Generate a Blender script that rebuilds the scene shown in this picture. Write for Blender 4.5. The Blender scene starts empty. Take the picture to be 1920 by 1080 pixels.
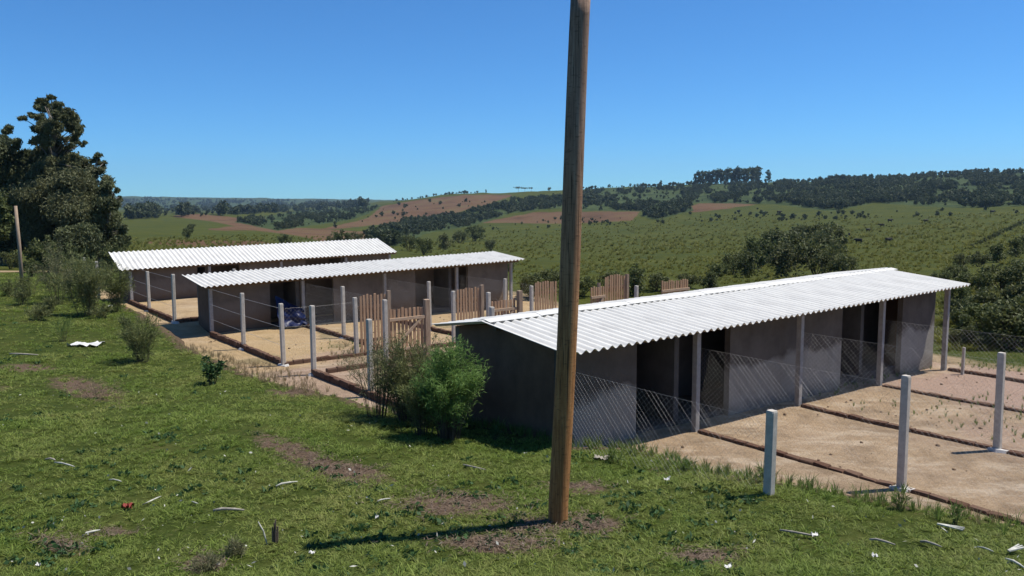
import bpy, math, random
import numpy as np
from mathutils import Vector, Matrix

random.seed(11)
rng = np.random.default_rng(11)
scene = bpy.context.scene
COL = scene.collection
R_ = math.radians

# ------------------------------------------------------------------ camera
F, PITCH, ROLL, HC = 1507.8, 6.325, -0.315, 3.884
th, ro = R_(PITCH), R_(ROLL)
FW = np.array([0, math.cos(th), -math.sin(th)])
EU = np.array([0, math.sin(th), math.cos(th)])
EX = np.array([1.0, 0, 0])
RT = math.cos(ro) * EX + math.sin(ro) * EU
UP = -math.sin(ro) * EX + math.cos(ro) * EU
CAM = np.array([0, 0, HC])
cd = bpy.data.cameras.new('camera')
cam = bpy.data.objects.new('camera', cd)
COL.objects.link(cam)
cd.sensor_width = 36
cd.lens = F / 1920 * 36
cd.clip_start = 0.1
cd.clip_end = 12000
m = Matrix.Identity(4)
for i in range(3):
    m[i][0], m[i][1], m[i][2], m[i][3] = RT[i], UP[i], -FW[i], CAM[i]
cam.matrix_world = m
scene.camera = cam

# ------------------------------------------------------------------ sky and sun
SUN_EL, SUN_AZ = 63.0, 76.0
world = bpy.data.worlds.new('World')
scene.world = world
world.use_nodes = True
wn = world.node_tree
bg = wn.nodes['Background']
sky = wn.nodes.new('ShaderNodeTexSky')
sky.sky_type = 'NISHITA'
sky.sun_disc = False
sky.sun_elevation = R_(SUN_EL)
sky.sun_rotation = R_(SUN_AZ)
sky.altitude = 2000
sky.air_density = 1.0
sky.dust_density = 0.0
sky.ozone_density = 6.0
tint = wn.nodes.new('ShaderNodeMix'); tint.data_type = 'RGBA'; tint.blend_type = 'MULTIPLY'
tint.inputs[0].default_value = 1.0
tint.inputs[7].default_value = (0.375, 0.775, 1.05, 1)
wn.links.new(sky.outputs[0], tint.inputs[6]); wn.links.new(tint.outputs[2], bg.inputs[0])
bg.inputs[1].default_value = 0.114
sl = bpy.data.lights.new('sun', 'SUN')
sl.energy = 5.0
sl.angle = R_(0.5)
sl.color = (1.0, 0.955, 0.88)
sun = bpy.data.objects.new('sun', sl)
COL.objects.link(sun)
sdir = Vector((math.sin(R_(SUN_AZ)) * math.cos(R_(SUN_EL)), math.cos(R_(SUN_AZ)) * math.cos(R_(SUN_EL)), math.sin(R_(SUN_EL))))
sun.rotation_euler = sdir.to_track_quat('Z', 'Y').to_euler()
sun.location = (20, 10, 60)
vs = scene.view_settings
scene.display_settings.display_device = 'sRGB'
vs.view_transform = 'Standard'
vs.look = 'None'
vs.exposure = 0.22
vs.gamma = 1.0
vs.use_curve_mapping = False

# ------------------------------------------------------------------ pixel helpers
def ray(x, y):
    return FW + RT * (x - 960) / F + UP * (540 - y) / F

def on_z(x, y, z):
    d = ray(x, y)
    return CAM + d * (z - HC) / d[2]

def at_depth(x, y, Y):
    d = ray(x, y)
    return CAM + d * Y / d[1]

def project(P):
    Q = np.asarray(P) - CAM
    d = Q @ FW
    d = np.where(d < 0.05, 0.05, d)
    return 960 + F * (Q @ RT) / d, 540 - F * (Q @ UP) / d

# compound axes: a1 runs along the kennel blocks, a2 towards the near right
S, C = math.sin(R_(52.691)), math.cos(R_(52.691))
PHI = math.atan2(C, S)
def W(a1, a2):
    return a1 * S + a2 * C, a1 * C - a2 * S
def A(x, y):
    return x * S + y * C, x * C - y * S

# ------------------------------------------------------------------ numeric helpers
def hash2(ix, iy, seed):
    h = (ix.astype(np.int64) * 374761393 + iy.astype(np.int64) * 668265263 + seed * 974634777) & 0xffffffff
    h = ((h ^ (h >> 13)) * 1274126177) & 0xffffffff
    return ((h ^ (h >> 16)) & 0xffff) / 65535.0

def vnoise(x, y, seed=0):
    x = np.asarray(x, float); y = np.asarray(y, float)
    ix, iy = np.floor(x), np.floor(y)
    fx, fy = x - ix, y - iy
    fx = fx * fx * (3 - 2 * fx); fy = fy * fy * (3 - 2 * fy)
    a, b = hash2(ix, iy, seed), hash2(ix + 1, iy, seed)
    c, d = hash2(ix, iy + 1, seed), hash2(ix + 1, iy + 1, seed)
    return (a * (1 - fx) + b * fx) * (1 - fy) + (c * (1 - fx) + d * fx) * fy - 0.5

def fbm(x, y, seed=0, o=4):
    t, amp = 0, 1.0
    for k in range(o):
        t = t + amp * vnoise(x * 2 ** k, y * 2 ** k, seed + k)
        amp *= 0.5
    return t

def sstep(a, b, x):
    t = np.clip((x - a) / (b - a), 0, 1)
    return t * t * (3 - 2 * t)

def inpoly(x, y, poly):
    x = np.asarray(x, float); y = np.asarray(y, float)
    r = np.zeros(x.shape, bool)
    n = len(poly)
    for i in range(n):
        x0, y0 = poly[i]; x1, y1 = poly[(i + 1) % n]
        if y0 == y1:
            continue
        c = ((y0 > y) != (y1 > y)) & (x < (x1 - x0) * (y - y0) / (y1 - y0) + x0)
        r ^= c
    return r

def polydist(x, y, poly):
    x = np.asarray(x, float); y = np.asarray(y, float)
    d = np.full(x.shape, 1e9)
    n = len(poly)
    for i in range(n):
        x0, y0 = poly[i]; x1, y1 = poly[(i + 1) % n]
        dx, dy = x1 - x0, y1 - y0
        t = np.clip(((x - x0) * dx + (y - y0) * dy) / (dx * dx + dy * dy + 1e-12), 0, 1)
        d = np.minimum(d, np.hypot(x - x0 - t * dx, y - y0 - t * dy))
    return np.where(inpoly(x, y, poly), d, -d)

# ------------------------------------------------------------------ ground heights
crest = [(9.0, 6.6, .75), (6.5, 7.3, .62), (5.03, 7.9, .55), (4.16, 8.6, .50), (2.99, 9.2, .55), (2.4, 10.0, .39),
         (1.83, 11.3, .26), (.87, 11.55, .26), (.35, 12.0, .24), (-.08, 12.6, .19), (-.7, 13.2, .10), (-1.6, 13.4, .15), (-2.4, 14.1, .14), (-3.3, 15.2, .08)]
for px, py in ((600, 738), (520, 715), (440, 697), (385, 670), (332, 642), (300, 614), (262, 592), (236, 575)):
    q = on_z(px, py, .05); crest.append((q[0], q[1], .05))
LAWN = [(c[0], c[1]) for c in crest] + [(-17.5, 32.5), (-18.5, 40), (-24, 55), (-90, 60), (-90, -30), (60, -30), (60, 2)]
ctrl = list(crest) + [(0, 0, 2.28), (.45, 7.9, .606), (-2.0, 7.5, .60), (-3, 6.5, .70), (0, 6.5, .70), (3, 6.4, .74), (-1.5, 8.2, .56), (2.2, 7.7, .62), (-5, 6.6, .78), (0, 4, 1.45), (-5, 3, 1.62), (5, 3, 1.75), (-10, 8, .85), (-10.5, 16.5, .32), (-6, 11, .55),
                      (-17.5, 33, .2), (-14.8, 25, .22), (-26, 42, .4), (0, -12, 4.3), (-30, 10, 1.1), (16, 0, 2.0), (-60, 40, .8), (40, -5, 2.5), (-17, 25.8, .25)]
ctrl = np.array(ctrl, float)
def _k(x, y):
    return np.sqrt((x[:, None] - ctrl[None, :, 0]) ** 2 + (y[:, None] - ctrl[None, :, 1]) ** 2 + 1.2)
n_ = len(ctrl)
M_ = np.zeros((n_ + 3, n_ + 3))
M_[:n_, :n_] = _k(ctrl[:, 0], ctrl[:, 1]) - 0.02 * np.eye(n_)
M_[:n_, n_] = 1; M_[:n_, n_ + 1] = ctrl[:, 0]; M_[:n_, n_ + 2] = ctrl[:, 1]
M_[n_:, :n_] = M_[:n_, n_:].T
wts = np.linalg.solve(M_, np.concatenate([ctrl[:, 2], [0, 0, 0]]))
def z_lawn(x, y):
    x = np.asarray(x, float); y = np.asarray(y, float)
    sh = x.shape; x = x.ravel(); y = y.ravel()
    return (_k(x, y) @ wts[:n_] + wts[n_] + wts[n_ + 1] * x + wts[n_ + 2] * y).reshape(sh)
def z_yard(x, y):
    a1, a2 = A(x, y)
    return -0.19 * sstep(16.9, 18.9, -a2) * (1 - sstep(25.4, 27.0, -a2)) - 0.018 * np.maximum(0, a1 - 9) + 0.0 * a1

RL = np.array([20, 30, 60, 130, 250, 380, 520, 680, 900, 1300, 2200, 3800, 5500], float)
TAB = {  # image column -> image row at which ground of that distance is seen
    -300: [620, 560, 500, 462, 436, 420, 411, 406, 403, 400, 393, 371, 375],
    0:    [620, 560, 500, 462, 436, 420, 411, 406, 403, 400, 393, 370, 374],
    240:  [630, 562, 500, 462, 436, 419, 411, 406, 403, 400, 393, 368, 373],
    420:  [640, 566, 506, 468, 442, 425, 414, 408, 404, 400, 392, 371, 374],
    600:  [645, 568, 512, 476, 450, 436, 420, 409, 402, 395, 386, 373, 376],
    750:  [645, 568, 515, 483, 458, 440, 420, 396, 377, 379, 379, 376, 378],
    900:  [645, 568, 518, 487, 460, 438, 414, 386, 365, 371, 375, 377, 379],
    1050: [645, 568, 520, 488, 458, 433, 408, 380, 360, 367, 372, 376, 379],
    1200: [645, 568, 520, 484, 454, 428, 402, 376, 353, 362, 370, 376, 379],
    1400: [645, 566, 518, 480, 448, 418, 391, 367, 344, 356, 368, 376, 379],
    1600: [645, 564, 515, 474, 440, 410, 382, 358, 336, 350, 364, 374, 379],
    1750: [645, 562, 512, 468, 432, 404, 377, 352, 329, 344, 360, 372, 379],
    1920: [645, 560, 506, 460, 424, 398, 371, 346, 323, 338, 356, 370, 378],
    2250: [645, 560, 500, 452, 416, 390, 364, 340, 318, 334, 352, 368, 377]}
AZG = np.radians(np.arange(-180, 180.01, 0.5))
LRG = np.log(np.geomspace(20, 5500, 240))
_cols = sorted(TAB)
_az, _e = [], []
for c in _cols:
    d0 = ray(c, 400); _az.append(math.atan2(d0[0], d0[1]))
    es = []
    for yy in TAB[c]:
        d = ray(c, yy); es.append(d[2] / math.hypot(d[0], d[1]))
    _e.append(np.interp(LRG, np.log(RL), es))
_e = np.array(_e)
EG = np.array([np.interp(AZG, _az, _e[:, k]) for k in range(len(LRG))]).T
def gsm(a, n, axis):
    k = np.exp(-np.linspace(-2, 2, 2 * n + 1) ** 2); k /= k.sum()
    pad = [(0, 0), (0, 0)]; pad[axis] = (n, n)
    ap = np.pad(a, pad, mode='edge')
    return np.apply_along_axis(lambda v: np.convolve(v, k, 'valid'), axis, ap)
EG = gsm(gsm(EG, 6, 0), 5, 1)
def z_far(x, y):
    r = np.maximum(np.hypot(x, y), 1e-3)
    az = np.arctan2(x, y)
    u = np.clip((az - AZG[0]) / (AZG[1] - AZG[0]), 0, len(AZG) - 1.001)
    v = np.clip((np.log(np.maximum(r, 20)) - LRG[0]) / (LRG[1] - LRG[0]), 0, len(LRG) - 1.001)
    i, j = u.astype(int), v.astype(int)
    fu, fv = u - i, v - j
    e = (EG[i, j] * (1 - fu) + EG[i + 1, j] * fu) * (1 - fv) + (EG[i, j + 1] * (1 - fu) + EG[i + 1, j + 1] * fu) * fv
    amp = np.clip((r - 90) * 0.004, 0, 2.4)
    return HC + r * e + amp * fbm(x / 70, y / 70, 5, 3) * np.clip(r / 400, .4, 3)
YARD = [W(*p) for p in ((4, -37), (20.9, -37), (21.4, -17), (20.7, -11), (20.9, -6), (21.3, 4), (3, 4))]
def Z(x, y, lawn_only=False):
    """height of the real ground surface"""
    x = np.asarray(x, float); y = np.asarray(y, float)
    sd = polydist(x, y, LAWN)
    yd = polydist(x, y, YARD)
    r = np.hypot(x, y)
    flat = z_yard(x, y)
    zf = z_far(x, y)
    out = np.where(yd > 0, flat, flat + (zf - flat) * sstep(1, 26, -yd))
    zl = z_lawn(x, y)
    k = sstep(0, 0.9, -sd)
    near = zl * (1 - k) + out * k
    f = sstep(34, 62, r)
    return near * (1 - f) + zf * f

RS = np.geomspace(4, 5400, 520)
def hits(px, py):
    """where the rays through these image points meet the ground"""
    px = np.asarray(px, float); py = np.asarray(py, float)
    D = FW + RT * ((px - 960) / F)[:, None] + UP * ((540 - py) / F)[:, None]
    h = np.hypot(D[:, 0], D[:, 1])
    D = D / h[:, None]
    X = D[:, 0:1] * RS; Y = D[:, 1:2] * RS; ZZ = HC + D[:, 2:3] * RS
    gap = ZZ - Z(X, Y)
    neg = gap <= 0
    ok = neg.any(1)
    i = np.clip(neg.argmax(1), 1, len(RS) - 1)
    k = np.arange(len(px))
    g0, g1 = gap[k, i - 1], gap[k, i]
    t = np.clip(g0 / (g0 - g1 + 1e-12), 0, 1)
    r = RS[i - 1] * (1 - t) + RS[i] * t
    P = np.stack([D[:, 0] * r, D[:, 1] * r, HC + D[:, 2] * r], 1)
    return P, ok
def hit(px, py):
    P, ok = hits([px], [py]); return P[0]

# ------------------------------------------------------------------ materials
def mat(name, rough=0.85, spec=0.2):
    m = bpy.data.materials.new(name); m.use_nodes = True
    n = m.node_tree.nodes; b = n['Principled BSDF']
    b.inputs['Roughness'].default_value = rough
    b.inputs['Specular IOR Level'].default_value = spec
    return m, m.node_tree, b
def N(nt, typ, **kw):
    n = nt.nodes.new(typ)
    for k, v in kw.items():
        if k in n.inputs: n.inputs[k].default_value = v
        else: setattr(n, k, v)
    return n
def noise(nt, scale, detail=4, rough=.55, vec=None, coord='Object', stretch=None):
    n = N(nt, 'ShaderNodeTexNoise', Scale=scale, Detail=detail, Roughness=rough)
    tc = N(nt, 'ShaderNodeTexCoord') if coord != 'World' else N(nt, 'ShaderNodeNewGeometry')
    out = tc.outputs[coord] if coord != 'World' else tc.outputs['Position']
    if stretch:
        mp = N(nt, 'ShaderNodeMapping'); mp.inputs['Scale'].default_value = stretch
        nt.links.new(out, mp.inputs[0]); out = mp.outputs[0]
    nt.links.new(out, n.inputs['Vector'])
    return n.outputs[0]
def ramp(nt, fac, stops):
    r = N(nt, 'ShaderNodeValToRGB')
    e = r.color_ramp.elements
    while len(e) < len(stops): e.new(0.5)
    for el, (p, c) in zip(e, stops):
        el.position = p; el.color = (*c, 1) if len(c) == 3 else c
    nt.links.new(fac, r.inputs[0])
    return r.outputs[0]
def mix(nt, fac, a, b, typ='MIX'):
    mx = N(nt, 'ShaderNodeMix', data_type='RGBA', blend_type=typ)
    for s, v in ((0, fac), (6, a), (7, b)):
        if hasattr(v, 'links') or hasattr(v, 'is_linked'): nt.links.new(v, mx.inputs[s])
        elif s == 0: mx.inputs[0].default_value = v
        else: mx.inputs[s].default_value = (*v, 1)
    return mx.outputs[2]
def math_(nt, op, a, b=0.0, clamp=False):
    mn = N(nt, 'ShaderNodeMath', operation=op); mn.use_clamp = clamp
    for s, v in ((0, a), (1, b)):
        if hasattr(v, 'is_linked'): nt.links.new(v, mn.inputs[s])
        else: mn.inputs[s].default_value = v
    return mn.outputs[0]
def attr(nt, name):
    a = N(nt, 'ShaderNodeAttribute', attribute_name=name); return a.outputs['Fac']
def bump(nt, b, h, strength=.4, dist=.02):
    bp = N(nt, 'ShaderNodeBump', Strength=strength, Distance=dist)
    nt.links.new(h, bp.inputs['Height']); nt.links.new(bp.outputs[0], b.inputs['Normal'])
def setc(nt, b, col): nt.links.new(col, b.inputs['Base Color'])

MAT = {}
# lawn soil and turf
m, nt, b = mat('turf', .95, .05)
g = ramp(nt, noise(nt, 1.3, 5, .6, coord='World'), [(.3, (.026, .040, .007)), (.5, (.048, .064, .012)), (.7, (.085, .085, .024))])
g2 = ramp(nt, noise(nt, 14, 4, .7, coord='World'), [(.3, (.012, .018, .004)), (.55, (.045, .06, .012)), (.75, (.12, .11, .045))])
g = mix(nt, .5, g, g2)
soil = ramp(nt, noise(nt, 22, 5, .7, coord='World'), [(.3, (.045, .03, .02)), (.55, (.12, .082, .055)), (.8, (.22, .16, .11))])
fac = math_(nt, 'ADD', attr(nt, 'soil'), math_(nt, 'MULTIPLY', math_(nt, 'SUBTRACT', noise(nt, 7, 5, .7, coord='World'), .5), 1.1))
fac = ramp(nt, fac, [(.35, (0, 0, 0)), (.6, (1, 1, 1))])
setc(nt, b, mix(nt, fac, g, soil)); bump(nt, b, noise(nt, 40, 4, coord='World'), .6, .03)
MAT['turf'] = m
# sand of the yard
m, nt, b = mat('sand', .95, .08)
n1 = noise(nt, .55, 6, .65, coord='World'); n2 = noise(nt, 26, 5, .75, coord='World')
s1 = ramp(nt, n1, [(.28, (.30, .19, .095)), (.45, (.40, .275, .155)), (.58, (.42, .30, .19)), (.75, (.36, .255, .185))])
s2 = ramp(nt, n2, [(.25, (.17, .115, .07)), (.5, (.40, .29, .185)), (.8, (.58, .45, .32))])
s3 = ramp(nt, noise(nt, 4.5, 5, .72, coord='World'), [(.3, (.22, .15, .09)), (.5, (.40, .29, .185)), (.72, (.54, .42, .30))])
s = mix(nt, .42, mix(nt, .5, s1, s3), s2)
s = mix(nt, ramp(nt, noise(nt, 60, 2, .5, coord='World'), [(.66, (0, 0, 0)), (.72, (.7, .7, .7))]), s, (.13, .09, .06))
s = mix(nt, ramp(nt, noise(nt, 1.4, 6, .7, coord='World'), [(.48, (0, 0, 0)), (.66, (.75, .75, .75))]), s, (.21, .15, .095))
s = mix(nt, ramp(nt, noise(nt, .8, 6, .75, coord='World', stretch=(1, 2.2, 1)), [(.5, (0, 0, 0)), (.64, (.75, .75, .75))]), s, (.54, .43, .31))
s = mix(nt, attr(nt, 'ochre'), s, mix(nt, n2, (.34, .22, .085), (.58, .42, .22)))
s = mix(nt, ramp(nt, attr(nt, 'weeds'), [(.35, (0, 0, 0)), (.75, (1, 1, 1))]), s, ramp(nt, noise(nt, 11, 4, .7, coord='World'), [(.35, (.06, .07, .025)), (.6, (.30, .23, .12))]))
s = mix(nt, attr(nt, 'pink'), s, mix(nt, n2, (.30, .19, .14), (.46, .33, .26)))
setc(nt, b, s); bump(nt, b, mix(nt, .5, n2, noise(nt, 5, 6, .7, coord='World')), 1.0, .09)
MAT['sand'] = m
# terrain
m, nt, b = mat('hillside', .95, .05)
t1 = ramp(nt, noise(nt, .05, 6, .65, coord='World'), [(.3, (.048, .056, .010)), (.5, (.068, .075, .013)), (.7, (.10, .10, .022))])
t2 = ramp(nt, noise(nt, .9, 5, .75, coord='World'), [(.3, (.028, .036, .008)), (.55, (.062, .070, .013)), (.75, (.105, .104, .028))])
t = mix(nt, .5, t1, t2)
t = mix(nt, ramp(nt, noise(nt, .11, 5, .7, coord='World'), [(.48, (0, 0, 0)), (.66, (.75, .75, .75))]), t, (.040, .056, .018))
br = ramp(nt, noise(nt, .03, 6, .7, coord='World'), [(.3, (.070, .042, .024)), (.5, (.125, .072, .040)), (.72, (.12, .095, .042))])
def edge(nt, name, sc, amt=.9):
    f = math_(nt, 'ADD', attr(nt, name), math_(nt, 'MULTIPLY', math_(nt, 'SUBTRACT', noise(nt, sc, 5, .7, coord='World'), .5), amt))
    return ramp(nt, f, [(.35, (0, 0, 0)), (.6, (1, 1, 1))])
t = mix(nt, edge(nt, 'brown', .05, 1.3), t, br)
t = mix(nt, edge(nt, 'wood', .04), t, ramp(nt, noise(nt, .06, 5, .7, coord='World'), [(.35, (.026, .040, .015)), (.6, (.062, .082, .030))]))
t = mix(nt, edge(nt, 'dirt', .6, .6), t, mix(nt, noise(nt, 2, 4, coord='World'), (.2, .14, .08), (.42, .32, .2)))
setc(nt, b, t); bump(nt, b, noise(nt, 1.5, 5, .7, coord='World'), .8, .35)
MAT['hill'] = m
# concrete
def concrete(name, a, c, sc=9):
    m, nt, b = mat(name, .9, .15)
    n = noise(nt, sc, 5, .65)
    f = noise(nt, sc * 9, 3, .6)
    setc(nt, b, mix(nt, .35, ramp(nt, n, [(.3, a), (.7, c)]), ramp(nt, f, [(.3, a), (.7, c)])))
    bump(nt, b, f, .25, .006)
    return m
MAT['post'] = concrete('post concrete', (.38, .335, .275), (.64, .59, .505))
MAT['footing'] = concrete('footing mortar', (.42, .40, .36), (.66, .63, .58))
MAT['oldpost'] = concrete('roof post concrete', (.24, .22, .20), (.42, .40, .37))
# fibre cement roof
m, nt, b = mat('fibre cement', .72, .25)
n = noise(nt, 1.6, 5, .6); f = noise(nt, 60, 3, .6); st = noise(nt, 3, 4, .6, stretch=(6, .6, 1))
c = ramp(nt, n, [(.3, (.61, .59, .54)), (.65, (.71, .69, .63))])
c = mix(nt, ramp(nt, st, [(.5, (0, 0, 0)), (.75, (.55, .55, .55))]), c, (.42, .405, .375))
oi = N(nt, 'ShaderNodeObjectInfo')
c = mix(nt, math_(nt, 'MULTIPLY', oi.outputs['Random'], .10), c, (.55, .54, .51))
setc(nt, b, c); bump(nt, b, f, .1, .003)
MAT['roof'] = m
# rendered block walls: dark cement render, lower half splashed with pale limewash, base browned by mud
def wallmat(name, dark, pale, mud, pale_amt, hgt, mudh):
    m, nt, b = mat(name, .92, .1)
    base = ramp(nt, noise(nt, 1.7, 6, .65), [(.3, tuple(.75 * v for v in dark)), (.7, tuple(1.25 * v for v in dark))])
    ge = N(nt, 'ShaderNodeNewGeometry'); sp = N(nt, 'ShaderNodeSeparateXYZ')
    nt.links.new(ge.outputs['Position'], sp.inputs[0])
    hz = math_(nt, 'ADD', sp.outputs[2], math_(nt, 'MULTIPLY', math_(nt, 'SUBTRACT', noise(nt, .9, 5, .6), .5), 1.15))
    f = ramp(nt, math_(nt, 'SUBTRACT', hgt + .5, hz), [(.40, (0, 0, 0)), (.56, (pale_amt,) * 3)])
    c = mix(nt, f, base, ramp(nt, noise(nt, 5, 5, .65), [(.3, tuple(.85 * v for v in pale)), (.7, pale)]))
    hz2 = math_(nt, 'ADD', sp.outputs[2], math_(nt, 'MULTIPLY', math_(nt, 'SUBTRACT', noise(nt, 6, 5, .6), .5), .5))
    c = mix(nt, ramp(nt, math_(nt, 'SUBTRACT', mudh + .5, hz2), [(.35, (0, 0, 0)), (.7, (.8, .8, .8))]), c, mud)
    c = mix(nt, ramp(nt, noise(nt, 4, 5, .65, stretch=(5, 5, .6)), [(.55, (0, 0, 0)), (.75, (.35, .35, .35))]), c, tuple(.6 * v for v in dark))
    setc(nt, b, c); bump(nt, b, noise(nt, 45, 4, .7), .35, .008)
    return m
MAT['wall_pale'] = wallmat('limewashed render', (.120, .104, .088), (.33, .306, .262), (.16, .12, .09), .95, .78, .02)
MAT['wall_dark'] = wallmat('muddied render', (.155, .132, .112), (.21, .178, .148), (.17, .11, .065), .6, .7, .25)
MAT['wall_in'] = wallmat('bare inner render', (.10, .095, .09), (.12, .115, .11), (.12, .09, .07), .4, .5, .1)
# timber
def timber(name, a, c, stretch=(14, 14, 1.2)):
    m, nt, b = mat(name, .85, .15)
    n = noise(nt, 3, 6, .7, stretch=stretch)
    oi = N(nt, 'ShaderNodeObjectInfo')
    col = ramp(nt, n, [(.28, a), (.72, c)])
    col = mix(nt, math_(nt, 'MULTIPLY', oi.outputs['Random'], .45), col, tuple(.55 * v for v in c))
    setc(nt, b, col); bump(nt, b, n, .35, .006)
    return m
MAT['slat'] = timber('raw eucalypt slats', (.28, .155, .09), (.58, .385, .235))
MAT['rail'] = timber('sawn gate rail', (.33, .22, .14), (.56, .42, .29), (1.5, 14, 14))
MAT['gatepost'] = timber('rough gate post', (.22, .15, .10), (.45, .34, .24))
MAT['beam'] = timber('roof timber', (.12, .08, .05), (.22, .15, .1), (1.5, 14, 14))
m, nt, b = mat('pole wood', .8, .2)
n = noise(nt, 3, 7, .72, stretch=(16, 16, .55)); n2 = noise(nt, 9, 5, .65, stretch=(1.5, 1.5, 5))
ge = N(nt, 'ShaderNodeNewGeometry'); sp = N(nt, 'ShaderNodeSeparateXYZ'); nt.links.new(ge.outputs['Position'], sp.inputs[0])
lowc = ramp(nt, n, [(.25, (.12, .046, .014)), (.5, (.36, .165, .055)), (.75, (.52, .28, .11))])
highc = ramp(nt, n, [(.25, (.10, .065, .045)), (.5, (.27, .17, .115)), (.75, (.40, .29, .21))])
hf = ramp(nt, math_(nt, 'MULTIPLY', math_(nt, 'SUBTRACT', sp.outputs[2], 2.2), .4), [(0, (0, 0, 0)), (1, (1, 1, 1))])
c = mix(nt, hf, lowc, highc)
c = mix(nt, ramp(nt, n2, [(.56, (0, 0, 0)), (.68, (.65, .65, .65))]), c, (.08, .045, .025))
n3 = noise(nt, 3, 3, .5, stretch=(26, 26, .35))
c = mix(nt, ramp(nt, n3, [(.60, (0, 0, 0)), (.66, (.85, .85, .85))]), c, (.03, .018, .01))
setc(nt, b, c); bump(nt, b, mix(nt, .4, n, n2), .6, .012)
MAT['pole'] = m
# kerb brick, wire, misc
m, nt, b = mat('kerb brick', .93, .08)
n = noise(nt, 7, 5, .65); ge = N(nt, 'ShaderNodeNewGeometry'); sp = N(nt, 'ShaderNodeSeparateXYZ'); nt.links.new(ge.outputs['Normal'], sp.inputs[0])
oi = N(nt, 'ShaderNodeObjectInfo')
c = ramp(nt, n, [(.3, (.058, .028, .018)), (.7, (.14, .078, .052))])
setc(nt, b, mix(nt, math_(nt, 'MULTIPLY', oi.outputs['Random'], .3), c, (.24, .17, .12))); bump(nt, b, n, .4, .01)
MAT['kerb'] = m
m, nt, b = mat('galvanised wire', .55, .4)
setc(nt, b, ramp(nt, noise(nt, 3, 3), [(.3, (.42, .40, .37)), (.7, (.58, .55, .50))])); b.inputs['Metallic'].default_value = .25
MAT['wire'] = m
def plain(name, c, rough=.8, var=.25, sc=12):
    m, nt, b = mat(name, rough, .2)
    setc(nt, b, ramp(nt, noise(nt, sc, 4, .6), [(.3, tuple((1 - var) * v for v in c)), (.7, tuple(min(1, (1 + var) * v) for v in c))]))
    return m
MAT['tarp'] = plain('blue tarpaulin', (.006, .012, .055), .4)
MAT['paper'] = plain('white plastic scrap', (.62, .61, .58), .6, .12)
MAT['red'] = plain('red plastic', (.22, .04, .03), .5)
MAT['stick'] = plain('dead stick', (.30, .27, .22), .9, .4, 30)
MAT['bark'] = plain('pale eucalypt bark', (.17, .145, .12), .9, .5, 3)
MAT['stem'] = plain('shrub stem', (.10, .075, .05), .9, .4, 8)
MAT['cow'] = plain('dark cattle hide', (.018, .014, .012), .7, .4, 2)
MAT['deadbrush'] = plain('dead brush', (.17, .125, .09), .9, .5, 9)
MAT['clod'] = plain('dry earth clod', (.16, .105, .065), .95, .5, 20)
MAT['strip'] = plain('bleached leaf sheath', (.46, .45, .38), .8, .3, 20)

def leafmat(name, a, c, trans=.25, warm=None, rough=.65, patch=None, ps=.55):
    m, nt, b = mat(name, rough, .25)
    oi = N(nt, 'ShaderNodeObjectInfo')
    tone = attr(nt, 'tone')
    mid = tuple((u + v) / 2 for u, v in zip(a, c))
    col = ramp(nt, tone, [(0, a), (.55, mid), (1, c)])
    if warm: col = mix(nt, math_(nt, 'MULTIPLY', oi.outputs['Random'], .55), col, warm)
    if patch:
        col = mix(nt, ramp(nt, noise(nt, ps, 4, .65, coord='World'), [(.38, (0, 0, 0)), (.62, (.8, .8, .8))]), col, mix(nt, tone, *patch))
    setc(nt, b, col)
    tr = N(nt, 'ShaderNodeBsdfTranslucent'); nt.links.new(col, tr.inputs[0])
    ms = N(nt, 'ShaderNodeMixShader'); ms.inputs[0].default_value = trans
    nt.links.new(b.outputs[0], ms.inputs[1]); nt.links.new(tr.outputs[0], ms.inputs[2])
    nt.links.new(ms.outputs[0], nt.nodes['Material Output'].inputs[0])
    return m
MAT['eucleaf'] = leafmat('eucalypt leaves', (.034, .048, .020), (.185, .20, .085), .3, (.16, .15, .07))
MAT['woodleaf'] = leafmat('woodland leaves', (.026, .040, .018), (.13, .155, .058), .25, (.17, .18, .085), patch=((.016, .026, .014), (.075, .10, .045)), ps=.05)
MAT['bushleaf'] = leafmat('field bush leaves', (.030, .046, .014), (.175, .195, .06), .3, (.13, .125, .055))
MAT['broom'] = leafmat('broom shrub leaves', (.050, .066, .020), (.25, .275, .095), .35, (.18, .18, .075))
MAT['feather'] = leafmat('feathery bright green leaves', (.07, .14, .028), (.27, .40, .11), .45)
MAT['wispy'] = leafmat('thin olive leaves', (.10, .10, .045), (.27, .26, .13), .3)
MAT['broad'] = leafmat('dark broad leaves', (.02, .055, .016), (.08, .15, .045), .25)
MAT['grass'] = leafmat('grass blades', (.05, .085, .010), (.35, .42, .09), .4, (.36, .33, .12), patch=((.035, .075, .008), (.23, .33, .05)))
MAT['tallgrass'] = leafmat('rank grass blades', (.08, .14, .025), (.22, .31, .07), .4, (.20, .22, .08))
MAT['drygrass'] = leafmat('dry grass stems', (.20, .15, .08), (.46, .36, .20), .3, (.26, .20, .09))
MAT['tussock'] = leafmat('pasture tussock blades', (.085, .095, .018), (.235, .245, .055), .45, (.21, .20, .05))

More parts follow.
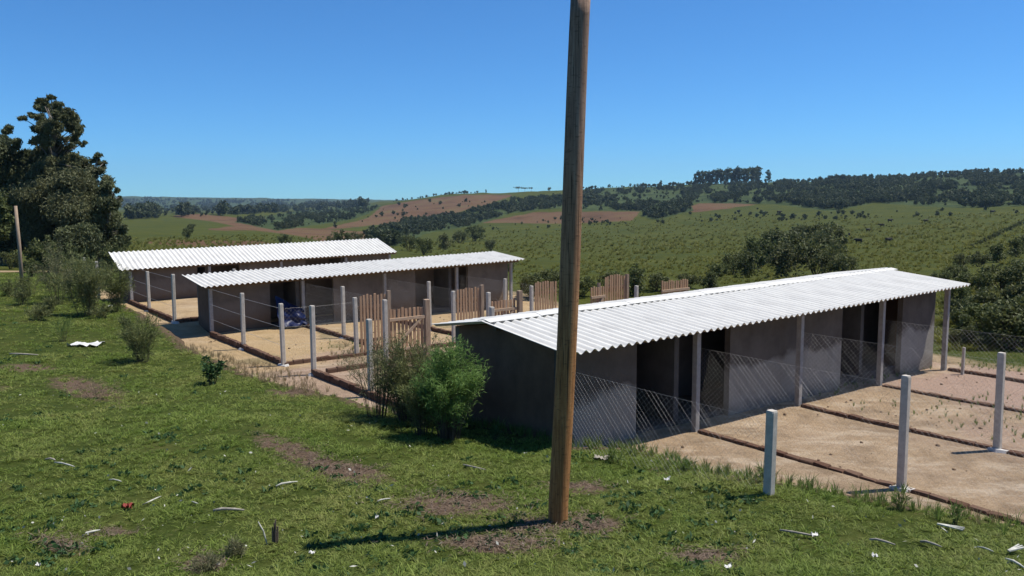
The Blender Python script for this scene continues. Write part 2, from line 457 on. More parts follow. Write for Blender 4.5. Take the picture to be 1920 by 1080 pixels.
# ------------------------------------------------------------------ mesh helpers
class MB:
    def __init__(s): s.v = []; s.f = []; s.t = []
    def quadbox(s, bot, top):
        """prism between two matching 4-point loops (counter-clockwise seen from above)"""
        o = len(s.v); s.v += [tuple(p) for p in bot] + [tuple(p) for p in top]
        n = len(bot)
        s.f += [tuple(o + i for i in range(n - 1, -1, -1)), tuple(o + n + i for i in range(n))]
        s.f += [(o + i, o + (i + 1) % n, o + n + (i + 1) % n, o + n + i) for i in range(n)]
        return s
    def box(s, x0, x1, y0, y1, z0, z1):
        return s.quadbox([(x0, y0, z0), (x1, y0, z0), (x1, y1, z0), (x0, y1, z0)], [(x0, y0, z1), (x1, y0, z1), (x1, y1, z1), (x0, y1, z1)])
    def bar(s, p, q, r0, r1=None, n=5, cap=True):
        p = Vector(p); q = Vector(q); r1 = r0 if r1 is None else r1
        d = (q - p)
        if d.length < 1e-6: return s
        a = d.orthogonal().normalized(); b = d.normalized().cross(a)
        o = len(s.v)
        for P, r in ((p, r0), (q, r1)):
            for i in range(n):
                t = 2 * math.pi * i / n
                s.v.append(tuple(P + a * (r * math.cos(t)) + b * (r * math.sin(t))))
        s.f += [(o + i, o + (i + 1) % n, o + n + (i + 1) % n, o + n + i) for i in range(n)]
        if cap: s.f += [tuple(o + i for i in range(n - 1, -1, -1)), tuple(o + n + i for i in range(n))]
        return s
    def tube(s, pts, rad, n=6):
        o = len(s.v); k = len(pts)
        for i, P in enumerate(pts):
            P = Vector(P)
            d = Vector(pts[min(i + 1, k - 1)]) - Vector(pts[max(i - 1, 0)])
            d.normalize(); a = d.cross(Vector((.31, .95, .02))).normalized(); b = d.cross(a)
            for j in range(n):
                t = 2 * math.pi * j / n
                s.v.append(tuple(P + a * (rad[i] * math.cos(t)) + b * (rad[i] * math.sin(t))))
        for i in range(k - 1):
            for j in range(n):
                s.f.append((o + i * n + j, o + i * n + (j + 1) % n, o + (i + 1) * n + (j + 1) % n, o + (i + 1) * n + j))
        s.f += [tuple(o + j for j in range(n - 1, -1, -1)), tuple(o + (k - 1) * n + j for j in range(n))]
        return s
    def mesh(s, name, material, smooth=False):
        me = bpy.data.meshes.new(name); me.from_pydata(s.v, [], s.f)
        if material: me.materials.append(material)
        if smooth: me.polygons.foreach_set('use_smooth', [True] * len(me.polygons))
        me.update(); return me
    def build(s, name, material, parent=None, smooth=False):
        return link(name, s.mesh(name, material, smooth), parent)

def link(name, me, parent=None):
    o = bpy.data.objects.new(name, me); COL.objects.link(o)
    if parent: o.parent = parent
    return o
def tag(o, label, cat, group=None, kind=None):
    if label: o['label'] = label
    if cat: o['category'] = cat
    if group: o['group'] = group
    if kind: o['kind'] = kind
    return o
def thing(name, loc, label, cat, group=None, rz=0.0):
    o = bpy.data.objects.new(name, None); COL.objects.link(o)
    o.location = loc; o.rotation_euler = (0, 0, rz); o.empty_display_size = .2
    return tag(o, label, cat, group)
def copy_tree(o, parent=None):
    c = o.copy(); COL.objects.link(c)
    if parent: c.parent = parent
    for ch in list(o.children): copy_tree(ch, c)
    return c
def np_mesh(name, V, Fq, material, tone=None, smooth=False):
    """quads (n,4) or tris from numpy arrays, with a per-face tone"""
    me = bpy.data.meshes.new(name)
    k = Fq.shape[1]
    me.vertices.add(len(V)); me.vertices.foreach_set('co', np.ascontiguousarray(V, np.float32).ravel())
    me.loops.add(Fq.size); me.loops.foreach_set('vertex_index', np.ascontiguousarray(Fq, np.int32).ravel())
    me.polygons.add(len(Fq)); me.polygons.foreach_set('loop_start', np.arange(0, Fq.size, k, dtype=np.int32))
    me.polygons.foreach_set('loop_total', np.full(len(Fq), k, np.int32))
    if smooth: me.polygons.foreach_set('use_smooth', np.ones(len(Fq), bool))
    me.update(calc_edges=True)
    if tone is not None:
        a = me.attributes.new('tone', 'FLOAT', 'FACE'); a.data.foreach_set('value', np.ascontiguousarray(tone, np.float32))
    if material: me.materials.append(material)
    return me
def vattr(me, name, val):
    a = me.attributes.new(name, 'FLOAT', 'POINT'); a.data.foreach_set('value', np.ascontiguousarray(val, np.float32))
def grid_faces(nx, ny):
    i = np.arange(nx - 1)[:, None] * ny + np.arange(ny - 1)[None, :]
    i = i.ravel()
    return np.stack([i, i + ny, i + ny + 1, i + 1], 1)
def unit(v): return v / np.maximum(np.linalg.norm(v, axis=1, keepdims=True), 1e-9)
def leaves(cent, rad, n, ln, wd, r=None, droop=.0, up=.0, shell=.55, flat=1.0):
    """n leaf quads per ellipsoidal clump; returns V, F, tone"""
    r = r or rng
    cent = np.asarray(cent, float); rad = np.asarray(rad, float)
    if rad.ndim == 1: rad = np.stack([rad, rad, rad * flat], 1)
    k = len(cent); n = np.broadcast_to(np.asarray(n), (k,))
    idx = np.repeat(np.arange(k), n)
    m = len(idx)
    d = unit(r.normal(size=(m, 3)))
    rr = (shell + (1 - shell) * r.random(m)) * r.random(m) ** .25
    P = cent[idx] + d * rr[:, None] * rad[idx]
    ax = unit(r.normal(size=(m, 3)) + d * .5 + np.array([0, 0, up - droop]))
    sd = unit(np.cross(ax, unit(r.normal(size=(m, 3)))))
    L = ln * (.6 + .8 * r.random(m))[:, None]; Wd = wd * (.6 + .8 * r.random(m))[:, None]
    V = np.empty((m, 4, 3))
    V[:, 0] = P - ax * L * .5; V[:, 1] = P + sd * Wd * .5; V[:, 2] = P + ax * L * .5; V[:, 3] = P - sd * Wd * .5
    ct = r.random(k)
    tone = np.clip(.55 * r.random(m) + .45 * ct[idx], 0, 1)
    return V.reshape(-1, 3), np.arange(m * 4).reshape(m, 4), tone
def blades(base, n, h, w, spread, r=None, curve=.35):
    """upright tapering blades (2 quads each as one bent strip) around base points"""
    r = r or rng
    base = np.asarray(base, float); k = len(base)
    idx = np.repeat(np.arange(k), n); m = len(idx)
    an = r.random(m) * 2 * np.pi
    d = np.stack([np.cos(an), np.sin(an), np.zeros(m)], 1)
    P = base[idx] + d * (r.random(m) * spread * .35)[:, None]
    H = h * (.45 + .75 * r.random(m))
    lean = (r.random(m) * spread)
    sd = np.stack([-np.sin(an + r.normal(size=m) * .8), np.cos(an), np.zeros(m)], 1); sd = unit(sd) * w * .5
    M1 = P + d * (lean * .35)[:, None] + np.array([0, 0, 1]) * (H * .6)[:, None]
    T = P + d * (lean * (1 + curve))[:, None] + np.array([0, 0, 1]) * H[:, None]
    V = np.stack([P - sd, P + sd, M1 + sd * .8, M1 - sd * .8, T + sd * .15, T - sd * .15], 1)
    F0 = np.arange(m)[:, None] * 6
    Fq = np.concatenate([F0 + np.array([0, 1, 2, 3]), F0 + np.array([3, 2, 4, 5])], 0)
    t = r.random(m)
    return V.reshape(-1, 3), Fq, np.concatenate([t, t])
def join(*parts):
    V, Fq, T, o = [], [], [], 0
    for v, f, t in parts:
        V.append(v); Fq.append(f + o); T.append(t); o += len(v)
    return np.concatenate(V), np.concatenate(Fq), np.concatenate(T)

# instancing of uncountable vegetation on given points
def scatter(name, pts, sc, rz, sources, label, cat=None, group=None, tilt=None):
    me = bpy.data.meshes.new(name)
    me.vertices.add(len(pts)); me.vertices.foreach_set('co', np.ascontiguousarray(pts, np.float32).ravel())
    vattr(me, 'sc', sc)
    ev = np.zeros((len(pts), 3), np.float32); ev[:, 2] = rz
    if tilt is not None: ev[:, 0] = tilt
    a = me.attributes.new('rot', 'FLOAT_VECTOR', 'POINT'); a.data.foreach_set('vector', ev.ravel())
    me.update()
    o = link(name, me); tag(o, label, cat, group, 'stuff')
    cl = bpy.data.collections.new(name + '_sources')
    for s in sources: cl.objects.link(s)
    ng = bpy.data.node_groups.new(name + '_nodes', 'GeometryNodeTree')
    ng.interface.new_socket('Geometry', in_out='INPUT', socket_type='NodeSocketGeometry')
    ng.interface.new_socket('Geometry', in_out='OUTPUT', socket_type='NodeSocketGeometry')
    gi = ng.nodes.new('NodeGroupInput'); go = ng.nodes.new('NodeGroupOutput')
    m2p = ng.nodes.new('GeometryNodeMeshToPoints')
    iop = ng.nodes.new('GeometryNodeInstanceOnPoints'); iop.inputs['Pick Instance'].default_value = True
    ci = ng.nodes.new('GeometryNodeCollectionInfo'); ci.inputs['Collection'].default_value = cl
    ci.inputs['Separate Children'].default_value = True; ci.inputs['Reset Children'].default_value = True
    na = ng.nodes.new('GeometryNodeInputNamedAttribute'); na.data_type = 'FLOAT'; na.inputs['Name'].default_value = 'sc'
    nr = ng.nodes.new('GeometryNodeInputNamedAttribute'); nr.data_type = 'FLOAT_VECTOR'; nr.inputs['Name'].default_value = 'rot'
    L = ng.links.new
    L(gi.outputs[0], m2p.inputs[0]); L(m2p.outputs[0], iop.inputs['Points']); L(ci.outputs[0], iop.inputs['Instance'])
    L(na.outputs[0], iop.inputs['Scale']); L(nr.outputs[0], iop.inputs['Rotation']); L(iop.outputs[0], go.inputs[0])
    md = o.modifiers.new('scatter', 'NODES'); md.node_group = ng
    return o
def source(name, V, Fq, T, material):
    return bpy.data.objects.new(name, np_mesh(name, V, Fq, material, T))

# ------------------------------------------------------------------ terrain sheet
FOVC = np.radians(np.concatenate([np.arange(-180, -38, 4), np.arange(-38, 38, .16), np.arange(38, 180, 4)]))
RR = np.concatenate([[0.5, 4, 9], np.geomspace(13, 5400, 330)])
AZ2, R2 = np.meshgrid(FOVC, RR, indexing='ij')
TX, TY = R2 * np.sin(AZ2), R2 * np.cos(AZ2)
TZ = Z(TX, TY)
lsd = polydist(TX, TY, LAWN); ysd = polydist(TX, TY, YARD)
inl = (lsd > 0) & (TX > -26) & (TX < 10.5) & (TY > -4) & (TY < 45)
LR = np.minimum(np.minimum(TX + 26, 10.5 - TX), np.minimum(TY + 4, 45 - TY))
covered = np.maximum(np.where(inl, np.minimum(lsd + .6, LR), -1), ysd + .5 * fbm(TX / 1.5, TY / 1.5, 3))
TZ = TZ - .5 * sstep(.1, 1.0, covered) + np.where(ysd > -12, .03, .0) * (1 - sstep(0, .6, covered))
tv = np.stack([TX, TY, TZ], 2).reshape(-1, 3)
nf, nr_ = len(FOVC), len(RR)
tf = grid_faces(nf, nr_)
wrap = np.arange(nr_ - 1)
tf = np.concatenate([tf, np.stack([(nf - 1) * nr_ + wrap, wrap, wrap + 1, (nf - 1) * nr_ + wrap + 1], 1)])
me = np_mesh('ground', tv, tf[:, ::-1], MAT['hill'], smooth=True)
ppx, ppy = project(tv)
infront = (tv @ FW - CAM @ FW) > 1
BROWN = [[(715, 388), (780, 376), (870, 366), (960, 366), (905, 386), (800, 411), (655, 426), (600, 431), (690, 410)],
         [(905, 417), (1000, 399), (1200, 396), (1185, 413), (1040, 419)],
         [(1285, 392), (1310, 382), (1440, 379), (1370, 390), (1300, 398)], [(770, 432), (800, 420), (865, 410), (860, 422), (800, 436)],
         [(325, 406), (365, 401), (470, 412), (560, 428), (720, 437), (725, 449), (600, 452), (560, 441), (480, 432), (390, 430), (440, 424), (400, 415)],
         [(250, 455), (330, 450), (480, 452), (520, 458), (350, 462)]]
WOODP = [[(1088, 358), (1300, 343), (1480, 338), (1700, 328), (1920, 324), (1920, 386), (1800, 390), (1640, 380), (1560, 396), (1450, 382), (1300, 380), (1200, 396), (1088, 394)],
         [(685, 447), (755, 418), (860, 402), (950, 378), (1060, 366), (1060, 388), (960, 399), (890, 422), (800, 437), (740, 462), (700, 462)],
         [(440, 416), (560, 396), (690, 384), (715, 386), (690, 400), (655, 412), (520, 432)],
         [(1200, 404), (1290, 378), (1300, 394), (1230, 412)]]
att = np.zeros(len(tv)); attw = np.zeros(len(tv))
for p in BROWN: att = np.maximum(att, sstep(-5, 4, polydist(ppx, ppy, p)))
for p in WOODP: attw = np.maximum(attw, sstep(-5, 4, polydist(ppx, ppy, p)))
hyp = np.hypot(tv[:, 0], tv[:, 1])
attw = np.maximum(attw, sstep(1400, 2200, hyp) * .75)
vattr(me, 'brown', att * infront); vattr(me, 'wood', attw * infront)
road = [tuple(on_z(*p)[:2]) for p in ((-200, 506, .4), (0, 507, .3), (75, 501, .3), (130, 499, .3), (130, 494, .3), (0, 497, .3), (-200, 496, .4))]
dirt = sstep(-1, 1.5, polydist(tv[:, 0], tv[:, 1], road))
vattr(me, 'dirt', np.maximum(dirt, .55 * sstep(-1.3, 0, ysd.reshape(-1))))
o = link('ground', me); o['kind'] = 'structure'

# ------------------------------------------------------------------ yard sheet
ga1 = np.arange(2.5, 23, .16); ga2 = np.arange(-38.5, 4.5, .16)
A1, A2 = np.meshgrid(ga1, ga2, indexing='ij')
YX, YY = W(A1, A2)
yd = polydist(YX, YY, YARD) + .5 * fbm(YX / 1.5, YY / 1.5, 3)
YZ = z_yard(YX, YY) + .03 * fbm(YX / 1.7, YY / 1.7, 9, 4) - .015
YZ -= .5 * sstep(.05, .8, -yd)
yv = np.stack([YX, YY, YZ], 2).reshape(-1, 3)
me = np_mesh('yard', yv, grid_faces(len(ga1), len(ga2))[:, ::-1], MAT['sand'], smooth=True)
wx, wy = yv[:, 0], yv[:, 1]
a1f, a2f = A1.ravel(), A2.ravel()
weeds = sstep(.0, .25, fbm(wx / 1.2, wy / 1.2, 31)) * (sstep(-6.2, -5.2, a2f) * sstep(13.3, 13.8, a1f) * (1 - sstep(16.3, 16.9, a1f)) + .35 * sstep(-.3, 1.2, -yd.ravel()))
weeds += .9 * np.exp(-((a1f - 9.8) / 1.2) ** 2 - ((a2f + 19.3) / .35) ** 2)
weeds += .6 * sstep(.1, .3, fbm(wx / .8, wy / .8, 77)) * ((a2f < -10) & (a2f > -24))
vattr(me, 'weeds', np.clip(weeds, 0, 1))
vattr(me, 'pink', np.clip(sstep(16.3, 16.9, a1f) * sstep(-9, -8, a2f) * .8 + .5 * sstep(12.5, 14.5, a1f) * (a2f > -9) * sstep(-.1, .2, fbm(wx / 2, wy / 2, 8)) + .45 * ((a2f < -9) & (a2f > -20)) * sstep(-.2, .2, fbm(wx / 3, wy / 3, 18)), 0, .85))
vattr(me, 'ochre', .6 * sstep(17.5, 19.5, -a2f) * np.clip(.8 + fbm(wx / 2, wy / 2, 88), .3, 1))
o = link('yard', me); o['kind'] = 'structure'

# ------------------------------------------------------------------ lawn sheet
gx = np.arange(-26, 10.6, .17); gy = np.arange(-4, 45.1, .17)
LX, LY = np.meshgrid(gx, gy, indexing='ij')
lsd = polydist(LX, LY, LAWN) + .28 * fbm(LX / .8, LY / .8, 21)
LZ = Z(LX, LY) + .035 * fbm(LX / .7, LY / .7, 2) + .012 * fbm(LX / .2, LY / .2, 4)
LZ = LZ - .35 * sstep(.0, .7, -lsd)
lv = np.stack([LX, LY, LZ], 2).reshape(-1, 3)
lme = np_mesh('lawn', lv, grid_faces(len(gx), len(gy))[:, ::-1], MAT['turf'], smooth=True)
lpx, lpy = project(lv)
SOIL = [(560, 850, 95, 20, 20), (650, 885, 90, 20, 10), (860, 945, 120, 24, 0), (1000, 985, 60, 18, 0), (1110, 985, 70, 20, 0), (930, 1020, 110, 20, 0), (165, 730, 80, 20, 12),
        (385, 1060, 40, 22, 0), (110, 1022, 60, 16, 10), (1080, 915, 60, 14, 0), (1330, 1045, 70, 16, 0), (50, 690, 60, 8, 0), (205, 1000, 50, 8, 0), (560, 735, 60, 10, 0)]
soilv = np.zeros(len(lv))
for (ex, ey, rx, ry, an) in SOIL:
    ca, sa = math.cos(R_(an)), math.sin(R_(an))
    dx, dy = lpx - ex, lpy - ey
    u = (dx * ca + dy * sa) / rx; v = (-dx * sa + dy * ca) / ry
    soilv = np.maximum(soilv, .92 * np.exp(-(u * u + v * v) * .9))
soilv = np.maximum(soilv, .65 * sstep(.45, -.1, lsd.ravel()))
soilv = np.maximum(soilv, .45 * sstep(.3, .5, fbm(lv[:, 0] / 2.5, lv[:, 1] / 2.5, 51)))
vattr(lme, 'soil', soilv)
o = link('lawn', lme); o['kind'] = 'structure'

# grass tufts: sources
def tuft_src(nm, n, h, w, sp, mt, seed):
    r = np.random.default_rng(seed)
    return source(nm, *blades([[0, 0, 0]], n, h, w, sp, r), MAT[mt])
SRC_G = [tuft_src('grass_tuft', 14, .034, .0075, .065, 'grass', i) for i in range(6)]
gd = np.hypot(lv[:, 0], lv[:, 1])
vis = (lv[:, 1] > 4.5) & (lpx > -80) & (lpx < 2000) & (lpy < 1120) & (lsd.ravel() > -.12) & (gd < 48)
cell = .17 * .17
dens = np.where(gd < 9, 520, np.where(gd < 14, 360, np.where(gd < 22, 150, 46)))
dens = dens * np.clip(1.08 - soilv * 1.15, .03, 1) * np.clip(.75 + 1.0 * fbm(lv[:, 0] / .6, lv[:, 1] / .6, 61) + .9 * fbm(lv[:, 0] / .3, lv[:, 1] / .3, 62, 2), .12, 1.6)
cnt = rng.poisson(np.where(vis, dens * cell, 0))
gi = np.repeat(np.arange(len(lv)), cnt)
gp = lv[gi].copy()
gp[:, 0] += (rng.random(len(gi)) - .5) * .17; gp[:, 1] += (rng.random(len(gi)) - .5) * .17
big = np.clip((gd[gi] - 9) / 22, 0, 1)
gsc = (.45 + .75 * rng.random(len(gi))) * (1 + .7 * big) * (1 + .9 * np.clip(fbm(gp[:, 0] / .9, gp[:, 1] / .9, 71), 0, 1))
gp[:, 2] -= .006
scatter('grass', gp, gsc, rng.random(len(gi)) * 6.28, SRC_G, 'short sunlit green grass covering the sloping lawn', 'grass', tilt=rng.normal(size=len(gi)) * .15)

# ------------------------------------------------------------------ concrete fence posts
POSTH = 1.55
def post_mesh(h, half=.051, ch=.012):
    mb = MB()
    loops = []
    for z, k in ((-.35, 1), (h - .02, .96), (h, .86)):
        a = half * k; c = ch
        loops.append([(a, -a + c, z), (a, a - c, z), (a - c, a, z), (-a + c, a, z), (-a, a - c, z), (-a, -a + c, z), (-a + c, -a, z), (a - c, -a, z)])
    o = 0
    for l in loops: mb.v += l
    mb.f.append(tuple(range(7, -1, -1))); mb.f.append(tuple(16 + i for i in range(8)))
    for k in range(2):
        for i in range(8): mb.f.append((k * 8 + i, k * 8 + (i + 1) % 8, k * 8 + 8 + (i + 1) % 8, k * 8 + 8 + i))
    return mb.mesh('fence_post', MAT['post'])
PM = {}
def footing_mesh(seed):
    r = random.Random(seed); mb = MB()
    k = 9
    b = [(.2 * (.75 + .5 * r.random()) * math.cos(6.283 * i / k), .15 * (.75 + .5 * r.random()) * math.sin(6.283 * i / k), -.05) for i in range(k)]
    t = [(x * .7, y * .7, .035 + .03 * r.random()) for x, y, z in b]
    mb.quadbox(b, t)
    return mb.mesh('footing', MAT['footing'])
FM = [footing_mesh(i) for i in range(3)]
POSTS = []
def fence_post(a1, a2, label, h=POSTH, foot=True, zoff=0.0, xy=None, group='concrete fence posts of the runs', thin=1.0):
    x, y = xy if xy else W(a1, a2)
    hk = round(h, 2)
    if hk not in PM: PM[hk] = post_mesh(hk)
    zz = float(z_yard(np.array(x), np.array(y))) + zoff
    if foot:
        e = thing('fence_post', (x, y, zz), label, 'fence post', group, PHI + random.uniform(-.06, .06))
        o = link('shaft', PM[hk], e)
        f = link('footing', random.choice(FM), e); f.location = (0, 0, -.02); f.rotation_euler = (0, 0, random.random() * 6)
    else:
        e = o = link('fence_post', PM[hk]); tag(e, label, 'fence post', group)
        e.location = (x, y, zz); e.rotation_euler = (0, 0, PHI + random.uniform(-.06, .06))
    e.rotation_euler[0] = random.uniform(-.012, .012); e.rotation_euler[1] = random.uniform(-.012, .012)
    if thin != 1: e.scale = (thin, thin, 1)
    return e
fence_post(7.51, -5.16, 'pale concrete post on grass bank, left of three right posts', foot=False)
fence_post(10.51, -5.16, 'pale concrete post in white mortar blob, middle of right foreground run')
fence_post(13.51, -5.16, 'pale concrete post in white footing by right picture edge')
fence_post(16.51, -5.16, 'far concrete post beyond the right runs')
fence_post(19.3, -8.2, 'short thin concrete post before far corner wall of near block', h=.62, foot=False, thin=.6)
fence_post(7.2, -16.8, 'concrete corner post left of bushes, at kerb corner of near block back run')
fence_post(7.25, -14.15, 'lower concrete post rising behind olive bush beside gates')
fence_post(10.28, -14.2, 'small concrete post peeking over near white roof by second gate pair', foot=False)
fence_post(8.97, -16.7, 'concrete post between the first two wooden gates', foot=False)
fence_post(12.0, -16.75, 'dark weathered concrete post between the second pair of wooden gates', foot=False)
fence_post(16.57, -15.92, 'lone concrete post standing above near white roof ridge before green hillside', foot=False)
fence_post(7.37, -21.9, 'concrete post midway along left kerb of middle run', h=1.55)
fence_post(7.37, -19.02, 'tall concrete post at outer kerb corner of middle run', h=1.55)
fence_post(10.37, -21.9, 'concrete post on inner kerb of middle run, left of gates', h=1.55)
fence_post(13.37, -21.9, 'concrete post rising right of first gates, before middle block', h=1.55)
fence_post(16.37, -21.9, 'slim concrete post over second gate pair by far middle wall', h=1.5, foot=False)
fence_post(9.36, -19.02, 'concrete post left of the first slatted gate', foot=False)
fence_post(12.4, -19.02, 'concrete post left of the second slatted gate', foot=False)
fence_post(15.25, -19.02, 'thin concrete post left of third slatted gate', foot=False)
fence_post(6.89, -30.22, 'concrete post midway along far run kerb before far block', h=1.42)
fence_post(6.89, -26.97, 'concrete post at outer kerb corner of far run', h=1.55)
fence_post(9.3, -28.3, 'white post tip just above middle roof edge', foot=False, h=1.5)
fence_post(6.0, -36.8, 'pale thin post in scrub left of far block, left of two', foot=False, h=1.6, thin=1.1)
fence_post(6.1, -34.8, 'pale thin post in scrub left of far block, nearer the roof', foot=False, h=1.55, thin=1.1)

# ------------------------------------------------------------------ kerbs (bricks on edge)
BL, BH, BWD = .24, .13, .12
def brick_mesh(seed):
    r = random.Random(seed); mb = MB(); j = lambda: r.uniform(-.006, .006)
    x, y = BL / 2 - .004, BWD / 2
    bot = [(-x, -y, -.14), (x, -y, -.14), (x, y, -.14), (-x, y, -.14)]
    top = [(-x + .008 + j(), -y + .008 + j(), BH + j() * 1.5), (x - .008 + j(), -y + .008 + j(), BH + j() * 1.5), (x - .008 + j(), y - .008 + j(), BH + j() * 1.5), (-x + .008 + j(), y - .008 + j(), BH + j() * 1.5)]
    mid = [(px * 1.0, py * 1.0, BH - .02) for px, py, _ in bot]
    mb.v = bot + mid + top
    mb.f = [(3, 2, 1, 0), (8, 9, 10, 11)] + [(k * 4 + i, k * 4 + (i + 1) % 4, k * 4 + 4 + (i + 1) % 4, k * 4 + 4 + i) for k in (0, 1) for i in range(4)]
    return mb.mesh('brick', MAT['kerb'])
BM = [brick_mesh(i) for i in range(8)]
def kerb(p, q, label, sink=0.0):
    """row of bricks from p to q, both (a1, a2)"""
    (x0, y0), (x1, y1) = W(*p), W(*q)
    L = math.hypot(x1 - x0, y1 - y0); an = math.atan2(y1 - y0, x1 - x0)
    n = max(1, round(L / BL))
    z0 = float(z_yard(np.array(x0), np.array(y0))); 
    e = thing('brick_kerb', (x0, y0, z0), label, 'kerb', 'brick kerbs round the runs', an)
    for i in range(n):
        t = (i + .5) / n
        zz = float(z_yard(np.array(x0 + (x1 - x0) * t), np.array(y0 + (y1 - y0) * t))) - z0 - sink
        b = link('brick', random.choice(BM), e)
        b.location = (t * L, random.uniform(-.008, .008), zz + random.uniform(-.012, .008))
        b.rotation_euler = (random.uniform(-.03, .03), random.uniform(-.02, .02), random.uniform(-.03, .03) + (math.pi if random.random() < .5 else 0))
kerb((7.51, -8.62), (7.51, -5.3), 'brick kerb partly buried by grass bank beside near block corner')
kerb((10.51, -8.6), (10.51, 1.2), 'dark brick kerb running from near block to foreground mortared post', .095)
kerb((13.51, -8.6), (13.51, 1.0), 'dark brick kerb running to the right edge post', .095)
kerb((16.51, -8.6), (16.51, -1), 'brick kerb bordering the pinkish far sand', .09)
kerb((19.51, -8.6), (19.51, -2), 'farthest thin brick kerb by green verge', .07)
kerb((7.2, -16.8), (7.2, -12.1), 'dark brick kerb passing behind the olive and green bushes')
kerb((7.5, -16.8), (19.6, -16.8), 'brick kerb along the back gates of near block', .04)
kerb((7.37, -24.75), (7.37, -19.15), 'reddish brick kerb on left side of middle run')
kerb((7.37, -19.02), (19.2, -19.02), 'brick kerb along the gate line of middle run', .04)
kerb((10.37, -24.8), (10.37, -19.2), 'thin brick kerb dividing the first two middle runs', .03)
kerb((13.37, -24.8), (13.37, -19.2), 'brick kerb dividing second and third middle runs', .03)
kerb((6.89, -33.3), (6.89, -27.1), 'dark brick kerb on left side of far run')
kerb((6.89, -26.97), (12, -26.97), 'brick kerb along outer edge of far run', .02)

# ------------------------------------------------------------------ kennel blocks
SW, WAVES, AMP = 1.062, 6, .0255
def sheet_mesh(length):
    n = WAVES * 8 + 3
    w = SW / WAVES
    xs = np.linspace(-.02, SW + .045, n)
    zs = AMP * np.cos(2 * np.pi * xs / w)
    V = []
    for y in (0, length):
        for t in (0, -.007): V += [(x, y, z + t) for x, z in zip(xs, zs)]
    Fq = []
    for i in range(n - 1):
        Fq += [(i, i + 1, 2 * n + i + 1, 2 * n + i), (n + i + 1, n + i, 3 * n + i, 3 * n + i + 1),
               (n + i, n + i + 1, i + 1, i), (2 * n + i, 2 * n + i + 1, 3 * n + i + 1, 3 * n + i)]
    Fq += [(0, 2 * n, 3 * n, n), (n - 1, 2 * n - 1, 4 * n - 1, 3 * n - 1)]
    me = bpy.data.meshes.new('roof_sheet'); me.from_pydata(V, [], Fq); me.materials.append(MAT['roof'])
    sm = [True] * len(Fq); me.polygons.foreach_set('use_smooth', sm)
    me.update()
    try: me.set_sharp_from_angle(angle=R_(50))
    except Exception: pass
    return me
def lay_slope(root, origin, P00, P10, P01, n, lift=0.0, name='roof_sheet'):
    """n sheets between the eave P00-P10 and the ridge start P01, all (a1,a2,z)"""
    P00, P10, P01 = map(np.array, (P00, P10, P01))
    along = (P10 - P00); Lx = np.linalg.norm(along)
    up = P01 - P00; Ly = np.linalg.norm(up)
    me = sheet_mesh(Ly + .02)
    def loc(p): return Vector((p[0] - origin[0], -(p[1] - origin[1]), p[2] - origin[2]))
    ex = (loc(P10) - loc(P00)).normalized(); ey = (loc(P01) - loc(P00)).normalized()
    ez = ex.cross(ey).normalized()
    flip = ez.z < 0
    if flip: ez = -ez
    ey2 = ez.cross(ex)
    k = Lx / n / SW
    for i in range(n):
        o = link(name, me, root)
        st = loc(P00) + ex * (Lx * i / n) + ez * (lift + .032 + random.uniform(-.002, .002))
        eyy = (ey + ex * random.uniform(-.003, .003)).normalized()
        mm = Matrix.Identity(4)
        tl = .007 / SW
        exx = (ex + ez * tl).normalized()
        ezz = exx.cross(eyy) if not flip else -exx.cross(eyy)
        for r in range(3):
            mm[r][0] = exx[r] * k; mm[r][1] = eyy[r]; mm[r][2] = ezz[r]; mm[r][3] = st[r]
        o.matrix_local = mm
